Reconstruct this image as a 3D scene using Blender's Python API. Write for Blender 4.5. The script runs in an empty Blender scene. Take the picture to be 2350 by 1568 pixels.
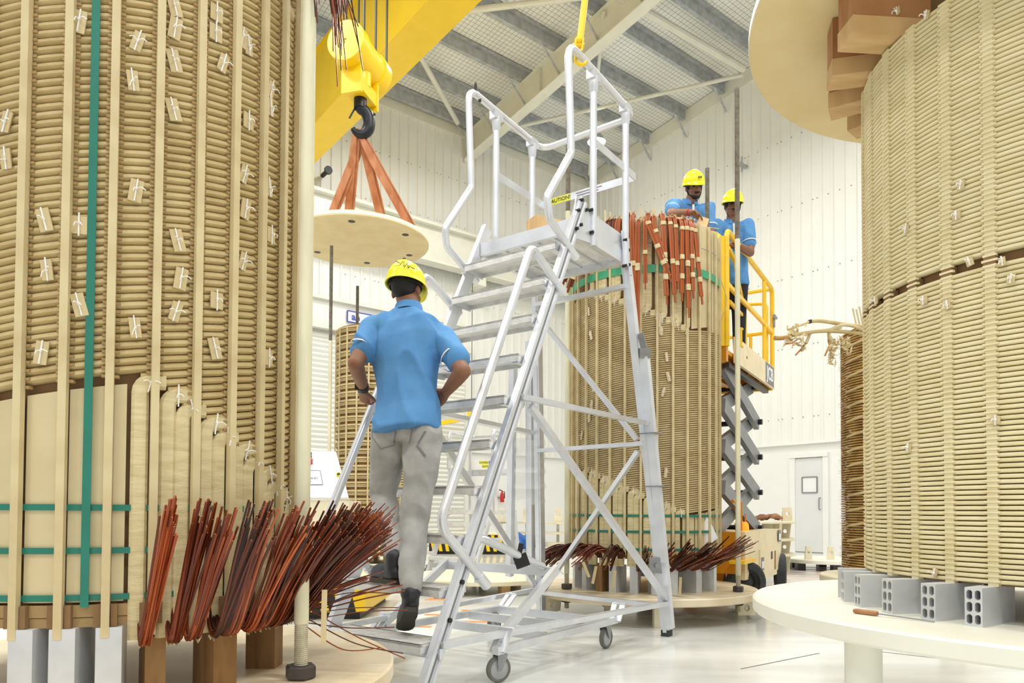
import bpy, bmesh, math, random
from mathutils import Vector, Matrix, Quaternion
random.seed(7)
SC = bpy.context.scene
COL = SC.collection
V = Vector
PI = math.pi

# ------------------------------------------------------------------ camera
FPX, PX0, PY0, CAMH = 1610.0, 1175.0, 1135.0, 0.87
TILT, ROLL = math.radians(1.4), math.radians(0.3)
_F = V((0, math.cos(TILT), math.sin(TILT)))
_U0 = V((0, -math.sin(TILT), math.cos(TILT)))
_R0 = V((1, 0, 0))
_R = _R0 * math.cos(ROLL) + _U0 * math.sin(ROLL)
_U = -_R0 * math.sin(ROLL) + _U0 * math.cos(ROLL)
CAM = V((0, 0, CAMH))
cd = bpy.data.cameras.new('camera'); co = bpy.data.objects.new('camera', cd); COL.objects.link(co)
cd.sensor_fit = 'HORIZONTAL'; cd.sensor_width = 36.0
cd.lens = FPX / 2350 * 36.0
cd.shift_y = (PY0 - 784.0) / 2350.0
cd.clip_start = 0.05; cd.clip_end = 200
mw = Matrix.Identity(4)
for i in range(3):
    mw[i][0] = _R[i]; mw[i][1] = _U[i]; mw[i][2] = -_F[i]; mw[i][3] = CAM[i]
co.matrix_world = mw
SC.camera = co

# ------------------------------------------------------------------ world, lights, exposure
SC.view_settings.view_transform = 'Standard'
SC.view_settings.look = 'None'
SC.view_settings.exposure = 0.56
SC.view_settings.gamma = 1.0
SC.view_settings.use_curve_mapping = False
w = bpy.data.worlds.new('hall_air'); SC.world = w; w.use_nodes = True
w.node_tree.nodes['Background'].inputs[0].default_value = (1.0, 1.0, 0.99, 1)
w.node_tree.nodes['Background'].inputs[1].default_value = 0.55
LAMPS = [(-3.5, -4.0), (3.0, -4.5), (-7, 2.5), (-1.5, 1.0), (4.0, 0.5), (-4.5, 7.5), (1.0, 6.5), (6.0, 5.5), (-1.0, 13.0), (3.8, 11.5)]  # first pair, behind the camera, added to brighten the front of the windings
LAMP_H = 9.6
for lx, ly in LAMPS:
    ld = bpy.data.lights.new('high_bay_and_fill_light', 'AREA'); ld.shape = 'DISK'; ld.size = 1.2
    ld.energy = 170; ld.color = (1.0, 0.995, 0.98)
    lo = bpy.data.objects.new('high_bay_and_fill_light', ld); lo.location = (lx, ly, LAMP_H - 0.06); COL.objects.link(lo)

# ------------------------------------------------------------------ picking helpers
def ray(px, py):
    return _F + _R * ((px - PX0) / FPX) + _U * (-(py - PY0) / FPX)
def P(px, py, Y):
    d = ray(px, py); return CAM + d * (Y / d.y)
def PZ(px, py, Z):
    d = ray(px, py); return CAM + d * ((Z - CAMH) / d.z)
def PPL(px, py, o, n):
    d = ray(px, py); return CAM + d * ((o - CAM).dot(n) / d.dot(n))

# ------------------------------------------------------------------ materials
def lin(c):
    o = []
    for v in c:
        v /= 255.0
        o.append(v / 12.92 if v <= 0.04045 else ((v + 0.055) / 1.055) ** 2.4)
    return (o[0], o[1], o[2], 1)
MATS = {}
def mat(name, rgb, rough=0.5, metal=0.0, var=0.06, vscale=6.0, bump=0.0, bscale=40.0, rgb2=None, stretch=None, emit=0.0, coat=0.0, spec=None, alpha=None):
    m = bpy.data.materials.new(name); m.use_nodes = True
    nt = m.node_tree; b = nt.nodes['Principled BSDF']
    b.inputs['Roughness'].default_value = rough; b.inputs['Metallic'].default_value = metal
    if spec is not None: b.inputs['Specular IOR Level'].default_value = spec
    if coat: b.inputs['Coat Weight'].default_value = coat
    tc = nt.nodes.new('ShaderNodeTexCoord')
    mp = nt.nodes.new('ShaderNodeMapping'); nt.links.new(tc.outputs['Object'], mp.inputs[0])
    if stretch: mp.inputs['Scale'].default_value = stretch
    nz = nt.nodes.new('ShaderNodeTexNoise'); nz.inputs['Scale'].default_value = vscale; nz.inputs['Detail'].default_value = 4
    nt.links.new(mp.outputs[0], nz.inputs['Vector'])
    cr = nt.nodes.new('ShaderNodeValToRGB')
    c = lin(rgb)
    if rgb2: c2 = lin(rgb2)
    else: c2 = tuple(max(0, min(1, v * (1 - 2.2 * var))) for v in c[:3]) + (1,)
    cr.color_ramp.elements[0].position = 0.35; cr.color_ramp.elements[0].color = c2
    cr.color_ramp.elements[1].position = 0.62; cr.color_ramp.elements[1].color = c
    nt.links.new(nz.outputs['Fac'], cr.inputs[0]); nt.links.new(cr.outputs[0], b.inputs['Base Color'])
    if bump:
        n2 = nt.nodes.new('ShaderNodeTexNoise'); n2.inputs['Scale'].default_value = bscale; n2.inputs['Detail'].default_value = 3
        nt.links.new(mp.outputs[0], n2.inputs['Vector'])
        bp = nt.nodes.new('ShaderNodeBump'); bp.inputs['Strength'].default_value = bump; bp.inputs['Distance'].default_value = 0.02
        nt.links.new(n2.outputs['Fac'], bp.inputs['Height']); nt.links.new(bp.outputs[0], b.inputs['Normal'])
    if emit:
        b.inputs['Emission Color'].default_value = lin(rgb); b.inputs['Emission Strength'].default_value = emit
    if alpha is not None:
        b.inputs['Alpha'].default_value = alpha
    MATS[name] = m
    return m
mat('floor', (234, 235, 231), 0.16, 0, 0.05, 0.9, rgb2=(212, 213, 208), stretch=(1, 3, 1))
mat('wall_cream', (233, 233, 226), 0.5, 0, 0.015, 2)
mat('wall_white', (240, 240, 236), 0.55, 0, 0.01, 2)
mat('steel_cream', (229, 228, 214), 0.45, 0, 0.03, 3)
mat('galv', (186, 190, 192), 0.5, 0.1, 0.12, 8)
mat('shutter', (228, 228, 218), 0.45, 0, 0.01, 2)
mat('yellow', (247, 205, 18), 0.35, 0, 0.02, 4)
mat('lift_yellow', (248, 200, 26), 0.4, 0, 0.04, 6)
mat('lift_cream', (240, 222, 180), 0.45, 0, 0.04, 6)
mat('black', (26, 26, 28), 0.45, 0, 0.1, 8)
mat('rubber', (58, 60, 62), 0.7, 0, 0.1, 20)
mat('wheel_grey', (120, 120, 114), 0.6, 0, 0.08, 20)
mat('alu', (224, 227, 232), 0.3, 0.5, 0.05, 7, stretch=(1, 1, 1))
mat('alu_tread', (232, 231, 228), 0.42, 0.2, 0.08, 14, bump=0.25, bscale=120)
mat('alu_block', (216, 218, 220), 0.42, 0.25, 0.07, 8)
mat('steel', (160, 162, 166), 0.35, 0.8, 0.08, 12)
mat('dark_steel', (74, 68, 66), 0.45, 0.6, 0.12, 16)
mat('hook_black', (38, 40, 46), 0.4, 0.4, 0.15, 12)
mat('rod', (226, 221, 190), 0.5, 0, 0.05, 14, rgb2=(206, 200, 168), stretch=(1, 1, 0.2))
mat('rod_thread', (150, 142, 128), 0.5, 0.35, 0.15, 30)
mat('thread_cream', (206, 199, 172), 0.5, 0.1, 0.1, 30)
mat('nut', (88, 80, 78), 0.5, 0.5, 0.12, 20)
mat('turn', (204, 184, 134), 0.6, 0, 0.05, 9, rgb2=(188, 165, 114), bump=0.15, bscale=60)
mat('turn_light', (228, 216, 176), 0.6, 0, 0.05, 8, rgb2=(216, 202, 156), bump=0.12, bscale=60)
mat('turn_mid', (202, 184, 142), 0.62, 0, 0.05, 9, rgb2=(182, 160, 116), bump=0.1, bscale=60)
mat('turn_far', (186, 148, 84), 0.6, 0, 0.08, 9, rgb2=(150, 112, 58))
mat('core', (140, 108, 70), 0.8, 0, 0.08, 9)
mat('strip', (210, 194, 150), 0.6, 0, 0.03, 9, rgb2=(198, 178, 134))
mat('pressboard', (214, 198, 156), 0.6, 0, 0.02, 5, rgb2=(204, 188, 146))
mat('pressboard_dark', (170, 140, 92), 0.65, 0, 0.06, 8)
mat('crepe', (219, 204, 160), 0.75, 0, 0.05, 10, rgb2=(200, 182, 136), bump=0.22, bscale=70, stretch=(1, 1, 6))
mat('strap_green', (32, 120, 100), 0.4, 0, 0.05, 9)
mat('strap_light', (70, 165, 120), 0.45, 0, 0.05, 9)
mat('string', (240, 238, 232), 0.8, 0, 0.03, 30)
mat('paper_patch', (206, 186, 140), 0.7, 0, 0.03, 12)
mat('enamel', (132, 58, 28), 0.3, 0.2, 0.2, 16, rgb2=(60, 26, 14), stretch=(1, 1, 1))
mat('enamel_bright', (164, 72, 32), 0.3, 0.2, 0.15, 16, rgb2=(100, 40, 18))
mat('enamel_dark', (70, 30, 20), 0.35, 0.25, 0.2, 16, rgb2=(38, 16, 12))
mat('copper_tip', (226, 150, 90), 0.3, 0.8, 0.1, 20)
mat('tape_orange', (182, 94, 40), 0.4, 0.0, 0.12, 26, rgb2=(126, 56, 22), stretch=(3, 3, 0.5))
mat('wood', (150, 112, 66), 0.6, 0, 0.1, 4, rgb2=(118, 84, 46), stretch=(6, 6, 0.8))
mat('wood_light', (214, 180, 130), 0.6, 0, 0.08, 4, rgb2=(196, 160, 108), stretch=(1, 6, 1))
mat('wood_red', (178, 130, 86), 0.55, 0, 0.1, 5, rgb2=(156, 106, 66), stretch=(1, 5, 1))
mat('disc_wood', (228, 208, 158), 0.6, 0, 0.03, 4, rgb2=(220, 197, 144))
mat('disc_cream', (236, 228, 200), 0.5, 0, 0.03, 4, rgb2=(226, 214, 180))
mat('disc_tan', (230, 216, 186), 0.45, 0, 0.04, 4, rgb2=(216, 198, 162))
mat('table_white', (240, 238, 222), 0.4, 0, 0.02, 4)
mat('sling', (200, 140, 102), 0.85, 0, 0.1, 10, rgb2=(174, 108, 72), stretch=(1, 1, 0.3))
mat('shirt', (92, 150, 204), 0.85, 0, 0.08, 5, rgb2=(80, 138, 194), bump=0.35, bscale=9)
mat('shirt_trim', (226, 224, 214), 0.8, 0, 0.02, 9)
mat('jeans', (178, 178, 175), 0.9, 0, 0.1, 11, rgb2=(160, 160, 158), bump=0.2, bscale=12)
mat('trouser_dark', (34, 36, 44), 0.9, 0, 0.1, 7)
mat('skin', (144, 100, 74), 0.55, 0, 0.06, 9)
mat('skin_dark', (140, 96, 70), 0.55, 0, 0.06, 9)
mat('hair', (28, 24, 24), 0.7, 0, 0.1, 30)
mat('lips', (128, 74, 62), 0.5, 0, 0.05, 9)
mat('eye', (20, 16, 15), 0.25, 0, 0.05, 9)
mat('helmet', (246, 236, 18), 0.3, 0, 0.02, 5)
mat('boot', (44, 46, 52), 0.5, 0, 0.1, 12)
mat('sole', (66, 64, 56), 0.8, 0, 0.1, 12)
mat('paper_white', (240, 240, 242), 0.6, 0, 0.01, 5)
mat('ink', (40, 40, 48), 0.6, 0, 0.02, 5)
mat('ink_grey', (130, 130, 134), 0.6, 0, 0.02, 5)
mat('ink_blue', (70, 90, 180), 0.6, 0, 0.02, 5)
mat('ink_red', (200, 40, 34), 0.5, 0, 0.03, 5)
mat('label_yellow', (226, 224, 60), 0.5, 0, 0.02, 5)
mat('orange_line', (240, 150, 60), 0.35, 0, 0.05, 5)
mat('pale_red_line', (238, 200, 184), 0.35, 0, 0.05, 5)
mat('blue_tarp', (40, 104, 190), 0.5, 0, 0.1, 8, bump=0.4, bscale=20)
mat('brown_cloth', (168, 122, 94), 0.8, 0, 0.12, 6, rgb2=(122, 80, 58), bump=0.5, bscale=20)
mat('lamp_on', (255, 255, 250), 0.5, 0, 0, 5, emit=40)
mat('beacon', (255, 130, 30), 0.3, 0, 0, 5, emit=1.0)
mat('red', (206, 60, 60), 0.4, 0, 0.04, 8)
mat('film', (240, 242, 244), 0.15, 0, 0.05, 9, bump=0.6, bscale=20, alpha=0.28)

def strand_colours(name, stops):
    """every strand of a bundle gets its own shade of lacquer"""
    nt = MATS[name].node_tree; b = nt.nodes['Principled BSDF']
    g = nt.nodes.new('ShaderNodeNewGeometry'); cr = nt.nodes.new('ShaderNodeValToRGB'); el = cr.color_ramp.elements
    el[0].position = 0.0; el[0].color = lin(stops[0]); el[1].position = 1.0; el[1].color = lin(stops[-1])
    for i, c in enumerate(stops[1:-1]): e = el.new((i+1)/(len(stops)-1)); e.color = lin(c)
    nt.links.new(g.outputs['Random Per Island'], cr.inputs[0]); nt.links.new(cr.outputs[0], b.inputs['Base Color'])
strand_colours('enamel', [(44, 20, 12), (92, 38, 18), (128, 56, 26), (170, 84, 42)])
strand_colours('enamel_bright', [(70, 28, 14), (128, 54, 24), (160, 72, 32), (186, 96, 48)])
strand_colours('enamel_dark', [(32, 16, 11), (58, 26, 15), (90, 40, 20), (120, 58, 30)])
strand_colours('tape_orange', [(120, 50, 20), (164, 78, 32), (188, 98, 42), (200, 116, 58)])

# ------------------------------------------------------------------ mesh builder
ORG = {}
class MB:
    def __init__(s): s.v = []; s.f = []
    def quad(s, a, b, c, d):
        n = len(s.v); s.v += [V(a), V(b), V(c), V(d)]; s.f.append((n, n+1, n+2, n+3)); return s
    def add(s, vs, fs):
        n = len(s.v); s.v += [V(p) for p in vs]; s.f += [tuple(i + n for i in f) for f in fs]; return s
    def box(s, c, size, rot=None):
        hx, hy, hz = size[0]/2, size[1]/2, size[2]/2
        pts = [V((x, y, z)) for z in (-hz, hz) for y in (-hy, hy) for x in (-hx, hx)]
        if rot is not None: pts = [rot @ p for p in pts]
        c = V(c)
        return s.add([p + c for p in pts], [(0,2,3,1), (4,5,7,6), (0,1,5,4), (2,6,7,3), (0,4,6,2), (1,3,7,5)])
    def bar(s, p, q, w, h, up=(0, 0, 1), ext=0.0):
        p = V(p); q = V(q); d = (q - p).normalized(); p = p - d*ext; q = q + d*ext
        up = V(up); x = d.cross(up)
        if x.length < 1e-5: x = d.cross(V((1, 0, 0)))
        x.normalize(); z = x.cross(d).normalized()
        pts = []
        for e in (p, q):
            pts += [e + x*(a*w/2) + z*(b*h/2) for a, b in ((-1,-1), (1,-1), (1,1), (-1,1))]
        return s.add(pts, [(0,1,2,3), (7,6,5,4), (0,4,5,1), (1,5,6,2), (2,6,7,3), (3,7,4,0)])
    def prism(s, poly, off):
        n = len(poly); off = V(off)
        vs = [V(p) for p in poly] + [V(p) + off for p in poly]
        fs = [tuple(range(n-1, -1, -1)), tuple(range(n, 2*n))]
        fs += [(i, (i+1) % n, n + (i+1) % n, n + i) for i in range(n)]
        return s.add(vs, fs)
    def sweep(s, path, prof, up=None, caps=True, scales=None, closed=False):
        """prof: list of (a,b) in the frame (x,z) carried along path"""
        path = [V(p) for p in path]; n = len(path); m = len(prof)
        tans = []
        for i in range(n):
            if closed: t = path[(i+1) % n] - path[i-1]
            else: t = path[min(i+1, n-1)] - path[max(i-1, 0)]
            tans.append(t.normalized() if t.length > 1e-9 else V((0, 0, 1)))
        t0 = tans[0]
        if up is None: up = V((0, 0, 1)) if abs(t0.z) < 0.9 else V((1, 0, 0))
        x = t0.cross(V(up)).normalized()
        vs = []
        for i in range(n):
            t = tans[i]
            if i:
                q = tans[i-1].rotation_difference(t); x = q @ x
            x = (x - t * x.dot(t)).normalized()
            z = x.cross(t)
            k = scales[i] if scales else 1.0
            vs += [path[i] + x*(a*k) + z*(b*k) for a, b in prof]
        fs = []
        for i in range(n if closed else n-1):
            a0 = i*m; b0 = ((i+1) % n)*m
            for j in range(m):
                k = (j+1) % m
                fs.append((a0+j, a0+k, b0+k, b0+j))
        if caps and not closed:
            fs.append(tuple(range(m-1, -1, -1))); fs.append(tuple(range((n-1)*m, n*m)))
        return s.add(vs, fs)
    def tube(s, path, r, n=10, caps=True, scales=None, closed=False):
        pr = [(r*math.cos(2*PI*i/n), r*math.sin(2*PI*i/n)) for i in range(n)]
        return s.sweep(path, pr, None, caps, scales, closed)
    def lathe(s, prof, o=(0, 0, 0), n=24, axis=(0, 0, 1), caps=True, a0=0, a1=2*PI):
        """prof: list of (radius, height)"""
        o = V(o); ax = V(axis).normalized()
        x = ax.orthogonal().normalized() if abs(ax.z) < 0.999 else V((1, 0, 0))
        y = ax.cross(x)
        full = abs(a1 - a0 - 2*PI) < 1e-6; m = n if full else n+1
        vs = []
        for r, h in prof:
            for i in range(m):
                t = a0 + (a1-a0)*i/n
                vs.append(o + ax*h + x*(r*math.cos(t)) + y*(r*math.sin(t)))
        fs = []
        for k in range(len(prof)-1):
            for i in range(n):
                j = (i+1) % m
                fs.append((k*m+i, k*m+j, (k+1)*m+j, (k+1)*m+i))
        if caps and full:
            fs.append(tuple(range(m-1, -1, -1))); L = (len(prof)-1)*m; fs.append(tuple(range(L, L+m)))
        return s.add(vs, fs)
    def cyl(s, p, q, r, n=16):
        p = V(p); q = V(q); d = q - p
        return s.lathe([(r, 0), (r, d.length)], p, n, d)
    def ball(s, c, r, n=12, m=8, rot=None):
        if not isinstance(r, (tuple, list)): r = (r, r, r)
        c = V(c); vs = []; fs = []
        for k in range(1, m):
            t = PI*k/m
            for i in range(n):
                a = 2*PI*i/n
                p = V((r[0]*math.sin(t)*math.cos(a), r[1]*math.sin(t)*math.sin(a), r[2]*math.cos(t)))
                vs.append(c + (rot @ p if rot is not None else p))
        top = V((0, 0, r[2])); 
        if rot is not None: top = rot @ top
        vs += [c + top, c - top]; T = len(vs)-2
        for k in range(m-2):
            for i in range(n):
                j = (i+1) % n
                fs.append((k*n+i, (k+1)*n+i, (k+1)*n+j, k*n+j))
        for i in range(n):
            j = (i+1) % n
            fs.append((T, i, j)); L = (m-2)*n; fs.append((T+1, L+j, L+i))
        return s.add(vs, fs)
    def mesh(s, name, o=(0, 0, 0), smooth=True, ang=35):
        o = V(o)
        me = bpy.data.meshes.new(name); me.from_pydata([p - o for p in s.v], [], s.f); me.update()
        if smooth:
            me.polygons.foreach_set('use_smooth', [True]*len(me.polygons))
            try: me.set_sharp_from_angle(angle=math.radians(ang))
            except Exception: pass
        return me
    def build(s, name, m, parent=None, smooth=True, ang=35):
        """verts are in world space"""
        o = ORG.get(parent.name, V((0, 0, 0))) if parent else V((0, 0, 0))
        me = s.mesh(name, o, smooth, ang)
        return link(name, me, m, parent)
def link(name, me, m=None, parent=None):
    if m is not None and not me.materials: me.materials.append(MATS[m] if isinstance(m, str) else m)
    ob = bpy.data.objects.new(name, me); COL.objects.link(ob)
    if parent:
        ob.parent = parent; ORG[ob.name] = ORG.get(parent.name, V((0, 0, 0))).copy()
    else: ORG[ob.name] = V((0, 0, 0))
    return ob
def inst(name, me, parent, loc=(0, 0, 0), rz=0.0):
    """copy sharing mesh data, placed in the parent's frame"""
    ob = bpy.data.objects.new(name, me); COL.objects.link(ob); ob.parent = parent
    ob.location = loc; ob.rotation_euler = (0, 0, rz)
    ORG[ob.name] = ORG.get(parent.name, V((0, 0, 0))).copy()
    return ob
def tag(o, label=None, cat=None, group=None, kind=None):
    if label: o['label'] = label
    if cat: o['category'] = cat
    if group: o['group'] = group
    if kind: o['kind'] = kind
    return o
def thing(name, label, cat, loc=(0, 0, 0), group=None):
    o = bpy.data.objects.new(name, None); COL.objects.link(o); o.location = loc; o.empty_display_size = 0.1
    ORG[o.name] = V(loc)
    return tag(o, label, cat, group)
def solo(name, mb, m, label, cat, group=None, smooth=True, base=None):
    """a thing that is one mesh; its origin goes to its base"""
    xs = [p.x for p in mb.v]; ys = [p.y for p in mb.v]; zs = [p.z for p in mb.v]
    o = V(((min(xs)+max(xs))/2, (min(ys)+max(ys))/2, min(zs))) if base is None else V(base)
    ob = link(name, mb.mesh(name, o, smooth), m); ob.location = o; ORG[ob.name] = o
    return tag(ob, label, cat, group)
def fillet(pts, r, n=6):
    """round the inner corners of a polyline"""
    pts = [V(p) for p in pts]; out = [pts[0]]
    for i in range(1, len(pts)-1):
        a, b, c = pts[i-1], pts[i], pts[i+1]
        u = (a-b); v = (c-b); lu, lv = u.length, v.length; u.normalize(); v.normalize()
        ang = u.angle(v)
        rr = r[i-1] if isinstance(r, (list, tuple)) else r
        d = min(rr / max(math.tan(ang/2), 1e-4), lu*0.48, lv*0.48)
        p, q = b + u*d, b + v*d
        for k in range(n+1):
            t = k/n
            out.append(p*(1-t)**2 + b*(2*t*(1-t)) + q*t**2)
    out.append(pts[-1]); return out
def smooth_path(pts, n=6):
    """Catmull-Rom through the points"""
    pts = [V(p) for p in pts]; out = []
    for i in range(len(pts)-1):
        a = pts[max(i-1, 0)]; b = pts[i]; c = pts[i+1]; d = pts[min(i+2, len(pts)-1)]
        for k in range(n):
            t = k/n
            out.append(0.5*((2*b) + (c-a)*t + (2*a-5*b+4*c-d)*t*t + (3*b-a-3*c+d)*t**3))
    out.append(pts[-1]); return out
def text_mesh(txt, size, m, name, parent, origin, right, up, depth=0.002, bold=0.0, align='CENTER'):
    """flat lettering as a thin mesh standing on a surface"""
    cu = bpy.data.curves.new(name, 'FONT'); cu.body = txt; cu.size = size; cu.extrude = depth; cu.offset = bold
    cu.align_x = align; cu.align_y = 'CENTER'; cu.resolution_u = 3
    tmp = bpy.data.objects.new(name + '_tmp', cu); COL.objects.link(tmp)
    dg = bpy.context.evaluated_depsgraph_get(); dg.update()
    me = bpy.data.meshes.new_from_object(tmp.evaluated_get(dg))
    bpy.data.objects.remove(tmp); bpy.data.curves.remove(cu)
    r = V(right).normalized(); u = V(up); u = (u - r*u.dot(r)).normalized(); n = r.cross(u)
    M = Matrix(((r.x, u.x, n.x, 0), (r.y, u.y, n.y, 0), (r.z, u.z, n.z, 0), (0, 0, 0, 1)))
    o = V(origin) - (ORG.get(parent.name, V((0, 0, 0))) if parent else V((0, 0, 0)))
    me.transform(Matrix.Translation(o) @ M)
    me.materials.clear()
    return link(name, me, m, parent)
# ------------------------------------------------------------------ the hall
CRN = V((2.305, 20.85, 0))
EL = V((-0.787, -0.617, 0)); NL = V((0.617, -0.787, 0))     # along the left wall, into the hall
ER = V((0.617, -0.787, 0)); NR = V((-0.787, -0.617, 0))     # along the right wall, into the hall
EAVE, SLOPE = 10.96, 0.102
UP = V((0, 0, 1))
def WL(s, h, o=0): return CRN + EL*s + NL*o + UP*h
def WR(s, h, o=0): return CRN + ER*s + NR*o + UP*h
def RF(a, b, drop=0): return CRN + EL*a + NL*b + UP*(EAVE + SLOPE*b - drop)
def onL(px, py, o=0):
    p = PPL(px, py, CRN + NL*o, NL); return (p - CRN).dot(EL), p.z
def onR(px, py, o=0):
    p = PPL(px, py, CRN + NR*o, NR); return (p - CRN).dot(ER), p.z
def onRF(px, py, drop=0):
    n = (UP - NL*SLOPE).normalized(); return PPL(px, py, RF(0, 0, drop), n)

# floor with construction joints
fl = MB(); fl.box((0, 12, -0.1), (60, 60, 0.2))
floor = tag(fl.build('floor', 'floor', smooth=False), kind='structure')
def floor_strip(pts, wd, m, name='floor_marking', h=0.003):
    mb = MB(); mb.sweep([V((p[0], p[1], h/2)) for p in pts], [(-wd/2, -h/2), (wd/2, -h/2), (wd/2, h/2), (-wd/2, h/2)], up=UP)
    return mb.build(name, m, floor, smooth=False)
mat('joint', (120, 120, 116), 0.7)
for a, b in (((1240, 1275), (1420, 1420)), ((1700, 1536), (1880, 1500)), ((1950, 1488), (2349, 1535))):
    p, q = PZ(a[0], a[1], 0), PZ(b[0], b[1], 0)
    floor_strip([p, q], 0.006, 'joint', 'floor_joint', 0.002)

# left wall: dado, cladding sheets, ledge, trim
LW = 22.0
wl = MB(); wl.quad(WL(-0.2, 0), WL(LW, 0), WL(LW, EAVE), WL(-0.2, EAVE))
wl.quad(WL(-0.2, 0, -0.15), WL(-0.2, EAVE, -0.15), WL(LW, EAVE, -0.15), WL(LW, 0, -0.15))
wall_left = tag(wl.build('wall_left', 'wall_white', smooth=False), kind='structure')
def sheet_mesh(wd, H, e, n, ribs=4, step=None):
    """ribbed cladding sheet, local origin at its bottom corner"""
    prof = []
    g = wd / ribs
    for i in range(ribs):
        x = i*g
        prof += [(x, 0.012), (x+g*0.62, 0.012), (x+g*0.70, 0.045), (x+g*0.86, 0.045), (x+g*0.94, 0.012)]
    prof.append((wd, 0.012))
    mb = MB(); k = len(prof)
    vs = []
    for x, o in prof:
        h1 = H if step is None else H + step*x
        vs += [e*x + n*o, e*x + n*o + UP*h1]
    fs = [(2*i, 2*i+2, 2*i+3, 2*i+1) for i in range(k-1)]
    mb.add(vs, fs)
    return mb.mesh('cladding_sheet', smooth=False)
DADO = 2.42
me = sheet_mesh(1.0, EAVE - DADO - 0.25, EL, NL); me.materials.append(MATS['wall_cream'])
for i in range(21):
    if 5 <= i < 13: continue
    inst('cladding_sheet', me, wall_left, WL(i, DADO))
me2 = sheet_mesh(1.0, EAVE - 5.66 - 0.25, EL, NL); me2.materials.append(MATS['wall_cream'])
for i in range(5, 13): inst('cladding_sheet', me2, wall_left, WL(i, 5.66))
mb = MB(); mb.bar(WL(-0.2, DADO, 0.04), WL(4.6, DADO, 0.04), 0.1, 0.05)
mb.build('ledge', 'wall_cream', wall_left, smooth=False)
mb = MB(); mb.bar(WL(4.6, 5.64, 0.06), WL(14, 5.64, 0.06), 0.16, 0.07); mb.build('ledge', 'steel_cream', wall_left, smooth=False)
mb = MB(); mb.bar(WL(4.6, 5.3, 0.015), WL(14, 5.3, 0.015), 0.03, 0.62); mb.build('fascia', 'wall_cream', wall_left, smooth=False)
mb = MB(); mb.bar(WL(-0.1, EAVE-0.22, 0.05), WL(LW, EAVE-0.22, 0.05), 0.12, 0.42); mb.build('eave_trim', 'steel_cream', wall_left, smooth=False)
# screw heads on the cladding of both walls
def screws(parent, fn, rows, s0, s1, st):
    mb = MB()
    for h in rows:
        k = 0; s = s0
        while s < s1:
            p = fn(s, h, 0.02); mb.box(p, (0.016, 0.016, 0.016)); k += 1
            s += st if k % 4 else st*0.4
    o = mb.build('screw_row', 'ink_grey', parent, smooth=False); o['kind'] = 'stuff'
screws(wall_left, WL, (6.3, 8.2, 9.4), 0.3, 14, 0.25)

# crane runway girder on the left wall
rg = MB()
rg.bar(WL(0.0, 7.35, 0.45), WL(LW, 7.35, 0.45), 0.03, 0.9)
rg.bar(WL(0.0, 7.8, 0.45), WL(LW, 7.8, 0.45), 0.34, 0.04)
rg.bar(WL(0.0, 6.9, 0.45), WL(LW, 6.9, 0.45), 0.34, 0.04)
for s in (1.0, 4.36, 7.4, 10.4): rg.bar(WL(s, 6.92, 0.36), WL(s, 7.78, 0.36), 0.16, 0.02, EL)
rg.bar(WL(0, 7.87, 0.45), WL(LW, 7.87, 0.45), 0.07, 0.1)
for s in (4.36, 10.4, 16.4): rg.bar(WL(s, 6.75, 0.02), WL(s, 6.75, 0.55), 0.25, 0.26)
tag(rg.build('crane_runway', 'steel_cream', smooth=False), kind='structure')['label'] = 'cream steel crane runway girder along the left wall'

# roller shutter in the left wall (slats one by one)
s1, _ = onL(1064, 900); s0 = 13.4
door1 = MB()
for s in (s1 - 0.06, s0 + 0.06): door1.bar(WL(s, 0, 0.08), WL(s, 4.95, 0.08), 0.16, 0.12, NL)
door_1 = tag(door1.build('door_1', 'shutter', smooth=False), 'cream roller shutter door in the left wall', kind='structure')
mb = MB(); pr = [(-0.055, 0.0), (0.0, 0.03), (0.055, 0.0), (0.055, -0.01), (-0.055, -0.01)]
L = s0 - s1
a, b = V((0, 0, 0)), EL*L
vs = [a + UP*z + NL*o for z, o in pr] + [b + UP*z + NL*o for z, o in pr]
mb.add(vs, [(0,5,6,1), (1,6,7,2), (2,7,8,3), (4,9,5,0), (3,8,9,4), (0,1,2,3,4), (9,8,7,6,5)])
me = mb.mesh('shutter_slat', smooth=False); me.materials.append(MATS['shutter'])
for k in range(43): inst('shutter_slat', me, door_1, WL(s1, 0.06 + k*0.113, 0.05))
mb = MB(); mb.bar(WL(s1-0.1, 5.0, 0.12), WL(s0+0.1, 5.0, 0.12), 0.24, 0.16); mb.build('shutter_box', 'steel_cream', door_1, smooth=False)

# right wall (gable)
RW = 22.0
wr = MB(); wr.quad(WR(-0.2, 0), WR(-0.2, EAVE - 0.02), WR(RW, EAVE + SLOPE*RW), WR(RW, 0))
wr.quad(WR(-0.2, 0, -0.15), WR(RW, 0, -0.15), WR(RW, EAVE + SLOPE*RW, -0.15), WR(-0.2, EAVE, -0.15))
wall_right = tag(wr.build('wall_right', 'wall_white', smooth=False), kind='structure')
mat('wall_clad_white', (238, 238, 232), 0.5, 0, 0.01, 2)
for i in range(20):
    me = sheet_mesh(1.0, EAVE - DADO - 0.28 + SLOPE*i, ER, NR, 4, SLOPE); me.materials.append(MATS['wall_clad_white'])
    inst('cladding_sheet', me, wall_right, WR(i, DADO))
mb = MB(); mb.bar(WR(-0.1, DADO, 0.04), WR(RW, DADO, 0.04), 0.1, 0.05); mb.build('ledge', 'wall_white', wall_right, smooth=False)
mb = MB(); mb.bar(WR(0, EAVE-0.2, 0.05), WR(RW, EAVE-0.2+SLOPE*RW, 0.05), 0.12, 0.36); mb.build('rake_trim', 'steel_cream', wall_right, smooth=False)
screws(wall_right, WR, (3.0, 4.6, 6.2, 7.8, 9.4), 0.3, 14, 0.25)

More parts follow.
